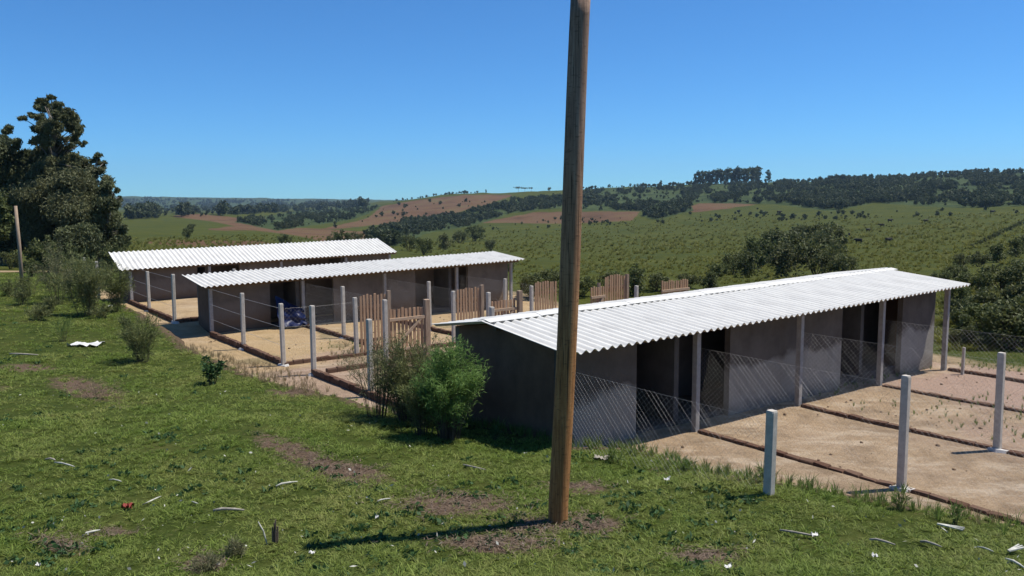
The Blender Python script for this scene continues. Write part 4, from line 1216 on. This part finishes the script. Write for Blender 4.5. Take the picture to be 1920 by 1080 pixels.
# ------------------------------------------------------------------ eucalyptus grove at left
def euc(label, base_px, depth, clumps, trunk_r, seed, nl=480, ll=.24, lw=.075, jit=1.6, mt='eucleaf', den=45, br=2):
    """clumps: (px, py, rx_px, ry_px) at roughly this depth, spread in depth by jit metres"""
    r = np.random.default_rng(seed)
    b = at_depth(base_px[0], base_px[1], depth)
    b[2] = float(Z(np.array(b[0]), np.array(b[1])))
    e = thing('eucalyptus', tuple(b), label, 'tree', 'eucalyptus grove at left')
    cs, rs, ns = [], [], []
    for (px, py, rx, ry) in clumps:
        Y = depth + r.normal() * jit
        c = at_depth(px, py, Y) - b; k = Y / F
        m = max(4, int(rx * ry / den))
        for _ in range(m):
            off = unit(r.normal(size=(1, 3)))[0] * r.random() ** .5
            q = c + off * np.array([rx * k, rx * k * .9, ry * k]) * .8
            cs.append(q); rr = r.uniform(.5, .85) * min(rx, ry) * k
            rs.append((rr * 1.2, rr * 1.2, rr * .85)); ns.append(int(nl * r.uniform(.6, 1.1) * min(1.6, (rr / .5) ** 1.7 + .1)))
    V, Fq, T = leaves(cs, rs, ns, ll, lw, r, droop=.9, shell=.35)
    link('crown', np_mesh('crown', V, Fq, MAT[mt], T), e)
    mb = MB(); hh = max(c[2] for c in cs) * .92
    tx = np.mean([c[0] for c in cs[-6:]])
    tops = sorted(cs, key=lambda c: -c[2])[0]
    tp = [np.array([0, 0, -.4]), np.array([tops[0] * .25, 0, hh * .35]), np.array([tops[0] * .7, tops[1] * .4, hh * .7]), np.array([tops[0], tops[1] * .6, hh * .97])]
    mb.tube([tuple(p) for p in tp], [trunk_r, trunk_r * .75, trunk_r * .5, trunk_r * .15], 8)
    for c in cs[::br]:
        t = min(.92, max(.15, c[2] / hh - .18)); 
        i = min(2, int(t * 3)); f = t * 3 - i
        s = tp[i] * (1 - f) + tp[i + 1] * f
        mid = (s + np.array(c)) / 2 + np.array([0, 0, .25])
        mb.tube([tuple(s), tuple(mid), tuple(c)], [trunk_r * .22, trunk_r * .14, .02], 4)
    mb.build('trunk', MAT['bark'], e, True)
    return e
euc('tallest eucalyptus with open airy top rising above the grove', (108, 492), 56,
    [(78, 190, 12, 10), (96, 205, 20, 14), (62, 212, 8, 10), (112, 218, 16, 10), (130, 232, 16, 14), (145, 252, 10, 14), (138, 262, 12, 10), (72, 240, 14, 12), (85, 262, 20, 14), (66, 262, 10, 12), (110, 258, 14, 10), (156, 270, 7, 6), (42, 224, 12, 7), (108, 200, 12, 10),
     (100, 238, 24, 16), (125, 214, 16, 12), (115, 276, 30, 14), (80, 226, 16, 10), (148, 240, 10, 12), (92, 182, 12, 7), (135, 222, 12, 10), (70, 200, 9, 8),
     (90, 290, 34, 16), (120, 300, 30, 18), (60, 300, 30, 20)], .30, 1, nl=420, jit=1.2, den=24, br=5)
euc('broad dark eucalyptus filling the middle of the grove', (120, 495), 55,
    [(100, 320, 45, 24), (150, 312, 40, 18), (140, 350, 50, 30), (80, 370, 50, 40), (150, 400, 50, 40), (90, 430, 50, 36), (180, 330, 22, 18), (196, 345, 14, 16), (120, 460, 60, 28), (175, 295, 20, 9), (192, 312, 9, 14)], .28, 2)
euc('eucalyptus at grove left edge cut by the picture border', (10, 495), 57,
    [(18, 245, 16, 12), (4, 262, 18, 14), (34, 268, 18, 12), (10, 300, 30, 26), (45, 290, 22, 18), (20, 340, 44, 36), (30, 390, 44, 40), (-20, 300, 40, 50), (-30, 380, 40, 60), (20, 440, 50, 36)], .28, 3)
euc('lower eucalyptus on grove right edge overhanging far roof', (185, 492), 53,
    [(205, 352, 18, 12), (222, 358, 6, 8), (185, 365, 26, 20), (200, 385, 22, 18), (170, 395, 36, 30), (205, 415, 26, 22), (190, 440, 42, 28), (228, 425, 12, 16), (210, 465, 30, 18), (150, 450, 40, 28), (236, 450, 9, 14), (225, 372, 5, 5)], .22, 4)
euc('sunlit yellowish small tree in front of grove at left edge', (-10, 505), 44,
    [(4, 385, 16, 20), (-15, 380, 22, 24), (10, 410, 12, 14), (-5, 430, 22, 20)], .12, 5, nl=260, ll=.22, lw=.10, mt='bushleaf', jit=.5)
for px, py, hp, lb in ((88, 512, 62, 'rounded bush in front of grove trunks'), (20, 505, 30, 'low bush at grove foot by left edge'), (130, 500, 50, 'bush filling gap behind thin white posts'), (180, 500, 44, 'bush beside far roof near end'), (215, 510, 50, 'dark bush touching far block end wall'), (60, 520, 30, 'small bush at foot of thin weathered pole'), (5, 490, 26, 'bush beyond dirt track at left edge'), (225, 478, 30, 'bush above far roof near corner')):
    bush(px, py, hp, lb, None, P=None, wf=1.0)

# ------------------------------------------------------------------ near shrubs with thin foliage
def shrub(name, label, base_px, hpx, wpx, nst, mt, seed, ll=.10, lw=.012, per=90, up=.8, dens=1.0, P=None, start=.25, lean=(0, 0), cat='bush', stemr=.007, group=None):
    P = hit(*base_px) if P is None else P
    d = math.hypot(P[0], P[1]); h, w = hpx * d / F, wpx * d / F
    r = np.random.default_rng(seed)
    e = thing(name, (P[0], P[1], P[2] - .02), label, cat, group)
    mb = MB(); vs = []
    for i in range(nst):
        an = r.random() * 6.283; rad = w / 2 * r.random() ** .6; hh = h * (.55 + .5 * r.random()) * (1 - .35 * (rad / (w / 2)) ** 2)
        b0 = np.array([math.cos(an), math.sin(an), 0]) * rad * .25 + np.array([0, 0, -.03])
        tip = np.array([math.cos(an) * rad + lean[0] * h, math.sin(an) * rad + lean[1] * h, hh])
        mid = b0 * .5 + tip * .5 + np.array([0, 0, .12 * h]) - np.array([math.cos(an), math.sin(an), 0]) * rad * .12
        mb.tube([tuple(b0), tuple(mid), tuple(tip)], [stemr, stemr * .7, stemr * .25], 4)
        m = int(per * dens * (.6 + .8 * r.random()))
        t = start + (1 - start) * r.random(m) ** .75
        Q = ((1 - t) ** 2)[:, None] * b0 + (2 * t * (1 - t))[:, None] * (2 * mid - .5 * b0 - .5 * tip) + (t ** 2)[:, None] * tip
        Q = Q + r.normal(size=(m, 3)) * (.045 * h * (1.15 - .5 * t))[:, None]
        ax = unit(r.normal(size=(m, 3)) * .75 + np.array([math.cos(an) * .4, math.sin(an) * .4, up]))
        sd = unit(np.cross(ax, r.normal(size=(m, 3))))
        L = ll * (.6 + .8 * r.random(m))[:, None]
        V = np.empty((m, 4, 3)); V[:, 0] = Q; V[:, 1] = Q + ax * L * .5 + sd * lw * .5; V[:, 2] = Q + ax * L; V[:, 3] = Q + ax * L * .5 - sd * lw * .5
        st = r.random()
        vs.append((V.reshape(-1, 3), np.arange(m * 4).reshape(m, 4), np.clip(.5 * r.random(m) + .35 * st + .25 * t * r.random(m), 0, 1)))
    V, Fq, T = join(*vs)
    V[:, 2] = np.maximum(V[:, 2], 0)
    link('foliage', np_mesh('foliage', V, Fq, MAT[mt], T), e)
    mb.build('stems', MAT['stem'], e)
    return e
shrub('broom_shrub', 'thin olive shrub with bare stems, leftmost of the bushes by near block', (708, 782), 175, 150, 34, 'wispy', 21, ll=.075, lw=.010, per=80, start=.25, stemr=.006)
shrub('broom_shrub', 'dark olive broom bush in middle of the bushes by near block', (765, 790), 170, 150, 48, 'broom', 22, ll=.085, lw=.012, per=170, start=.15)
shrub('broom_shrub', 'grey green shrub hiding kerb between dark and bright bushes', (805, 800), 150, 140, 34, 'broom', 23, ll=.085, lw=.012, per=170, start=.1)
shrub('feathery_bush', 'bright green feathery bush against near block end wall', (842, 824), 198, 150, 66, 'feather', 24, ll=.085, lw=.011, per=210, up=.5, start=.22)
shrub('broom_shrub', 'olive shrub tip in front of near roof back corner', (815, 770), 145, 110, 30, 'wispy', 25, ll=.08, lw=.011, per=170)
shrub('broom_shrub', 'low olive shrub in front of bright green bush', (792, 818), 120, 120, 26, 'broom', 45, ll=.085, lw=.012, per=120, start=.15)
shrub('broom_shrub', 'dark wispy shrub beside bare sand, left of middle block', (268, 680), 98, 82, 26, 'broom', 26, ll=.12, lw=.014, per=130, lean=(-.05, 0), start=.1)
shrub('leafy_weed', 'small broad leaved weed casting shadow on lawn near sand', (397, 722), 58, 62, 12, 'broad', 27, ll=.085, lw=.045, per=34, up=.2, start=.2)
shrub('broom_shrub', 'large dark drooping bush left of far block', (165, 592), 112, 110, 34, 'broom', 28, ll=.17, lw=.020, per=150, start=.1)
shrub('broom_shrub', 'pale twiggy shrub left of large dark bush', (108, 570), 100, 70, 26, 'wispy', 29, ll=.15, lw=.016, per=80)
shrub('broom_shrub', 'olive shrub right of large dark bush near far kerb', (215, 585), 90, 66, 26, 'broom', 30, ll=.15, lw=.018, per=110, start=.1)
shrub('broom_shrub', 'brownish shrub behind large dark bush', (140, 560), 95, 90, 24, 'broom', 31, ll=.16, lw=.018, per=90)
shrub('grass_clump', 'spiky dark grass clump on open lawn at left', (118, 640), 40, 36, 26, 'tallgrass', 32, ll=.18, lw=.012, per=10, up=1.5, cat='grass clump', stemr=.003)
for i, (px, py, hp, wp, lb) in enumerate(((42, 572, 36, 40, 'small olive shrub below thin weathered pole'), (75, 600, 26, 46, 'low shrub on lawn left of pale twiggy shrub'), (20, 555, 26, 40, 'low shrub at left edge of lawn'), (95, 585, 28, 40, 'low leafy shrub in front of pale twiggy shrub'), (190, 598, 24, 44, 'low growth at foot of olive shrub'), (58, 556, 40, 50, 'grey shrub right of thin weathered pole'))):
    shrub('low_shrub', lb, (px, py), hp, wp, 14, 'broom', 40 + i, ll=.13, lw=.018, per=60, start=.1)
for i, (px, py, hp, wp, lb, mt) in enumerate(((1435, 905, 40, 26, 'little weed leaning on left of bank post', 'tallgrass'), (1688, 958, 44, 30, 'thin weed stalk below mortared post', 'tallgrass'), (1790, 985, 40, 30, 'thin weed at sand edge right of mortared post', 'tallgrass'), (1150, 868, 30, 40, 'weed clump at near block right corner', 'tallgrass'), (1280, 885, 30, 40, 'weed clump where lawn meets first run', 'tallgrass'), (930, 826, 26, 22, 'weed at foot of end wall', 'broad'))):
    shrub('weed', lb, (px, py), hp, wp, 12, mt, 60 + i, ll=.10, lw=.010, per=12, up=1.2, cat='weed', stemr=.003)

# rank grass along the lawn edge, dry grass by the sand
SRC_TG = [tuft_src('rank_tuft', 16, .15, .008, .08, 'tallgrass', 800 + i) for i in range(4)]
SRC_DG = [tuft_src('dry_tuft', 12, .16, .006, .10, 'drygrass', 820 + i) for i in range(4)]
es = []
for i in range(3, 12):
    x0, y0, _ = crest[i]; x1, y1, _ = crest[i + 1]
    n = int(math.hypot(x1 - x0, y1 - y0) * 46)
    for t in rng.random(n): es.append((x0 + (x1 - x0) * t + rng.normal() * .16, y0 + (y1 - y0) * t + rng.normal() * .16))
for i in range(0, 3):
    x0, y0, _ = crest[i]; x1, y1, _ = crest[i + 1]
    for t in rng.random(50): es.append((x0 + (x1 - x0) * t + rng.normal() * .2, y0 + (y1 - y0) * t + rng.normal() * .2))
es = np.array(es)
P = np.stack([es[:, 0], es[:, 1], Z(es[:, 0], es[:, 1])], 1)
scatter('rank_grass', P, .4 + .8 * rng.random(len(P)) ** 1.5, rng.random(len(P)) * 6.28, SRC_TG, 'longer grass fringing the lawn edge', 'grass')
P = np.concatenate([fill([(325, 640), (400, 655), (480, 700), (620, 735), (600, 750), (480, 715), (400, 690), (340, 660)], 380), fill([(380, 665), (530, 690), (585, 705), (600, 735), (470, 705)], 110), fill([(1210, 850), (1700, 930), (1900, 985), (1900, 1005), (1700, 962), (1450, 920), (1300, 895)], 90),
                    fill([(640, 640), (740, 700), (700, 720), (600, 680)], 120)])
scatter('dry_grass', P, .35 + .7 * rng.random(len(P)), rng.random(len(P)) * 6.28, SRC_DG, 'straw coloured dry grass along the sand margin', 'grass')
P = np.concatenate([fill([(1560, 760), (1920, 730), (1920, 840), (1760, 800)], 90), fill([(600, 640), (700, 640), (690, 665), (600, 665)], 40), fill([(1480, 740), (1700, 690), (1760, 690), (1540, 750)], 60), fill([(1780, 655), (1920, 660), (1920, 700), (1800, 690)], 200)])
scatter('yard_weeds', P, .25 + .5 * rng.random(len(P)), rng.random(len(P)) * 6.28, [s.copy() for s in SRC_TG], 'sparse green weeds scattered over the sandy runs', 'weeds')

SRC_C = []
for i in range(4):
    r = np.random.default_rng(990 + i); g_ = 6
    u, v = np.meshgrid(np.linspace(0, 2 * np.pi, 8), np.linspace(0, np.pi * .5, 4), indexing='ij')
    rad = .03 * (1 + .5 * (r.random(u.shape) - .5)); rad[-1] = rad[0]
    V = np.stack([rad * np.cos(u) * np.cos(v), rad * np.sin(u) * np.cos(v), rad * .8 * np.sin(v)], 2).reshape(-1, 3)
    SRC_C.append(source('clod', V, grid_faces(8, 4), r.random(21), MAT['clod']))
k = 1500
ca1, ca2 = rng.uniform(6.5, 20.5, k), np.where(rng.random(k) < .6, rng.uniform(-8.6, 1, k), rng.uniform(-24.8, -12, k))
cx, cy = W(ca1, ca2)
keep = (polydist(cx, cy, LAWN) < -.2) & (fbm(cx / 1.3, cy / 1.3, 141) > -.15)
cx, cy = cx[keep], cy[keep]
P = np.stack([cx, cy, z_yard(cx, cy) - .012], 1)
scatter('clods', P, .25 + 1.0 * rng.random(len(P)) ** 3, rng.random(len(P)) * 6.28, SRC_C, 'small earth clods and droppings over the sandy runs', 'dirt')

# ------------------------------------------------------------------ debris on the lawn
def stick(p, q, label, r=.011, mt='stick', bend=.02, lift=.035, name='stick'):
    a, b_ = hit(*p), hit(*q)
    a = a + [0, 0, lift]; b_ = b_ + [0, 0, lift]
    e = (a + b_) / 2; mid = np.array([random.uniform(-bend, bend), random.uniform(-bend, bend), .01])
    o = MB().tube([tuple(a - e), tuple((a - e) * .4 + mid), tuple((b_ - e) * .4 + mid * .6), tuple(b_ - e)], [r * .8, r, r * .9, r * .5], 6).build(name, MAT[mt], None, True)
    o.location = tuple(e); tag(o, label, 'stick', 'sticks fallen on the lawn'); return o
stick((400, 963), (458, 962), 'straight grey stick lying in the left foreground grass', .018)
stick((518, 917), (558, 908), 'short pale stick between brown soil patch and pole shadow', .013, 'strip')
stick((103, 872), (140, 880), 'pale curved stick at far left lawn', .011, 'strip')
stick((86, 866), (104, 868), 'short dark stick beside pale curved stick at far left', .014)
stick((268, 952), (302, 936), 'pale thin stick beside the red scrap', .008, 'strip')
stick((155, 1011), (188, 1000), 'pale broken stick in lower left corner', .012, 'strip')
stick((1630, 1018), (1678, 1028), 'grey stick in right foreground grass, left of two parallel', .013)
stick((1725, 1022), (1765, 1032), 'grey stick in right foreground grass, right of two parallel', .013)
stick((1832, 1032), (1862, 1041), 'thin pale stick near lower right corner', .008, 'strip')
stick((1462, 1000), (1532, 1012), 'dark forked stick below the bank post', .012)
stick((868, 876), (912, 886), 'dark twig left of pole on grass', .012)
stick((18, 666), (72, 668), 'long grey branch on upper left lawn', .022)
stick((205, 905), (228, 908), 'short pale stick left of brown soil patch', .009, 'strip')
stick((360, 946), (372, 950), 'tiny pale twig near straight grey stick', .007, 'strip')
stick((708, 946), (732, 940), 'pale twig right of soil patch', .009, 'strip')
stick((1885, 1055), (1920, 1072), 'pale stick leaving lower right corner', .012, 'strip')
o = stick((486, 985), (503, 1022), 'thin leaning cane stuck upright in left foreground', .007, 'strip', name='cane')
b0 = hit(503, 1022); t0 = at_depth(484, 978, b0[1] + .03)
o.data = MB().tube([(0, 0, -.05), tuple((t0 - b0) * .6 + np.array([.012, 0, 0])), tuple(t0 - b0)], [.008, .007, .005], 6).mesh('cane', MAT['strip'], True); o.location = tuple(b0)
b0 = hit(516, 1020); e = thing('stump', tuple(b0), 'split brown stump of cut sapling beside leaning cane', 'stump')
for k in range(4):
    MB().bar((.012 * k - .02, .01 * (k % 2), -.05), (.016 * k - .02, .012 * (k % 2), .17 + .035 * (k % 3)), .014, .007, 5).build('splinter', MAT['deadbrush'], e)
def leafstrip(px, py, L, rz, label):
    P = hit(px, py); e = thing('leaf_sheath', (P[0], P[1], P[2] + .04), label, 'leaf sheath', 'bleached leaf sheaths', rz)
    for k, a in enumerate((-.12, .05, .2)):
        mb = MB(); ca, sa = math.cos(a), math.sin(a)
        mb.quadbox([(0, -.012, 0), (L * ca, L * sa - .006, .01), (L * ca, L * sa + .006, .01), (0, .012, 0)], [(0, -.010, .012), (L * ca, L * sa - .005, .02), (L * ca, L * sa + .005, .02), (0, .010, .012)])
        mb.build('blade', MAT['strip'], e)
leafstrip(1757, 990, .24, -.75, 'bleached forked leaf sheath on lawn edge at right')
leafstrip(1890, 1042, .2, .4, 'bleached leaf scraps near lower right corner')
# white scrap and red scrap
def scrap(name, px, py, w, l, mt, label, seed, hgt=.06):
    P = hit(px, py); g = 10
    u, v = np.meshgrid(np.linspace(-.5, .5, g), np.linspace(-.5, .5, g), indexing='ij')
    er = 1 + .5 * fbm(u * 3 + seed, v * 3, seed)
    V = np.stack([u * w * er, v * l * er, hgt * np.abs(fbm(u * 4, v * 4, seed + 3)) * 2 + .03], 2).reshape(-1, 3)
    o = link(name, np_mesh(name, V, grid_faces(g, g)[:, ::-1], MAT[mt])); o.location = tuple(P); tag(o, label, 'litter')
scrap('plastic_sheet', 162, 649, .72, .42, 'paper', 'torn white plastic sheet lying on left lawn', 3, .08)
scrap('plastic_scrap', 240, 957, .10, .09, 'red', 'small red plastic scrap in left foreground grass', 5, .06)
scrap('plastic_scrap', 207, 576, .16, .12, 'paper', 'small white scrap by far kerb', 6)
scrap('stone', 1128, 864, .2, .13, 'stick', 'pale flat stone at near block right corner', 7, .04)
for i, (px, py, w, lb) in enumerate(((585, 1044, .045, 'white paper bit in front of pole shadow tip'), (1527, 1010, .07, 'pale pinkish bark chip at end of forked stick'), (1250, 905, .06, 'white chip on lawn near first run'), (1365, 1070, .06, 'pale chip at lower middle right edge'), (72, 1068, .04, 'white bit in lower left corner'), (707, 977, .035, 'white bit above pole shadow'), (1640, 1050, .05, 'dark and pale lump below grey sticks'))):
    scrap('paper_bit', px, py, w, w * .8, 'paper', lb, 11 + i, .03)
SRC_S = []
for i in range(4):
    r = np.random.default_rng(900 + i)
    V, Fq, T = leaves([[0, 0, .012]], [.012], 1, .05, .018, r); SRC_S.append(source('dry_leaf', V, Fq, T, MAT['strip']))
P = fill([(0, 640), (330, 700), (700, 790), (1040, 850), (1200, 860), (1400, 920), (1920, 1020), (1920, 1080), (0, 1080)], 300)
P[:, 2] += .035
scatter('dry_leaves', P, .5 + 1.0 * rng.random(len(P)) ** 2, rng.random(len(P)) * 6.28, SRC_S, 'pale fallen leaves dotted over the lawn', 'leaves', tilt=rng.normal(size=len(P)) * .5)
SRC_P = []
for i in range(4):
    r = np.random.default_rng(960 + i)
    SRC_P.append(source('broad_weed', *join(leaves(r.normal(size=(10, 3)) * np.array([.045, .045, .006]) + np.array([0, 0, .025]), [.012] * 10, 1, .07, .035, r), blades([[0, 0, 0]], 6, .06, .009, .06, r)), MAT['broad']))
P = fill([(0, 560), (200, 600), (330, 700), (700, 790), (1040, 850), (1200, 870), (1400, 930), (1920, 1030), (1920, 1080), (0, 1080)], 900)
P = P[fbm(P[:, 0] / 1.6, P[:, 1] / 1.6, 121) > -.05]
scatter('lawn_weeds', P, .4 + .9 * rng.random(len(P)) ** 2, rng.random(len(P)) * 6.28, SRC_P, 'darker broad leaved weeds dotted through the lawn', 'weeds')
# dead brown litter on bare soil
SRC_B = []
for i in range(4):
    r = np.random.default_rng(940 + i)
    V, Fq, T = leaves(r.normal(size=(7, 3)) * np.array([.05, .05, .004]) + np.array([0, 0, .015]), [.01] * 7, 1, .09, .007, r); V[:, 2] = .35 * V[:, 2] + .01; SRC_B.append(source('dead_twig', V, Fq, T, MAT['deadbrush']))
pp = []
for (ex, ey, rx, ry, an) in SOIL:
    n = int(rx * ry / 13)
    u, v = rng.normal(size=n) * .55 * rx, rng.normal(size=n) * .55 * ry
    ca, sa = math.cos(R_(an)), math.sin(R_(an))
    pp.append(np.stack([ex + u * ca - v * sa, ey + u * sa + v * ca], 1))
pp = np.concatenate(pp); P, ok = hits(pp[:, 0], pp[:, 1]); P = P[ok]; P[:, 2] += .012
scatter('dead_litter', P, .5 + .8 * rng.random(len(P)), rng.random(len(P)) * 6.28, SRC_B, 'brown dead twigs littering the bare soil patches', 'litter')
for i, (px, py, hp, wp, lb) in enumerate(((385, 1072, 34, 60, 'dry brown dead clump at lower left edge'), (185, 748, 36, 90, 'dead brown brush on bare soil at left'), (440, 1042, 34, 40, 'dark stubble clump left of cane'))):
    shrub('dead_clump', lb, (px, py), hp, wp, 22, 'drygrass' if i == 1 else 'wispy', 80 + i, ll=.07, lw=.006, per=22, up=.6, cat='dead plant', stemr=.003)

# ------------------------------------------------------------------ air
hz = MB().box(-5600, 5600, -5600, 5600, -60, 240)
hm = bpy.data.materials.new('haze air'); hm.use_nodes = True
nt = hm.node_tree
for n in list(nt.nodes):
    if n.type != 'OUTPUT_MATERIAL': nt.nodes.remove(n)
pv = nt.nodes.new('ShaderNodeVolumePrincipled')
pv.inputs['Color'].default_value = (.55, .78, 1.0, 1)
pv.inputs['Density'].default_value = 0.00009
pv.inputs['Anisotropy'].default_value = 0.2
nt.links.new(pv.outputs[0], nt.nodes['Material Output'].inputs['Volume'])
o = hz.build('haze', hm); o['kind'] = 'stuff'
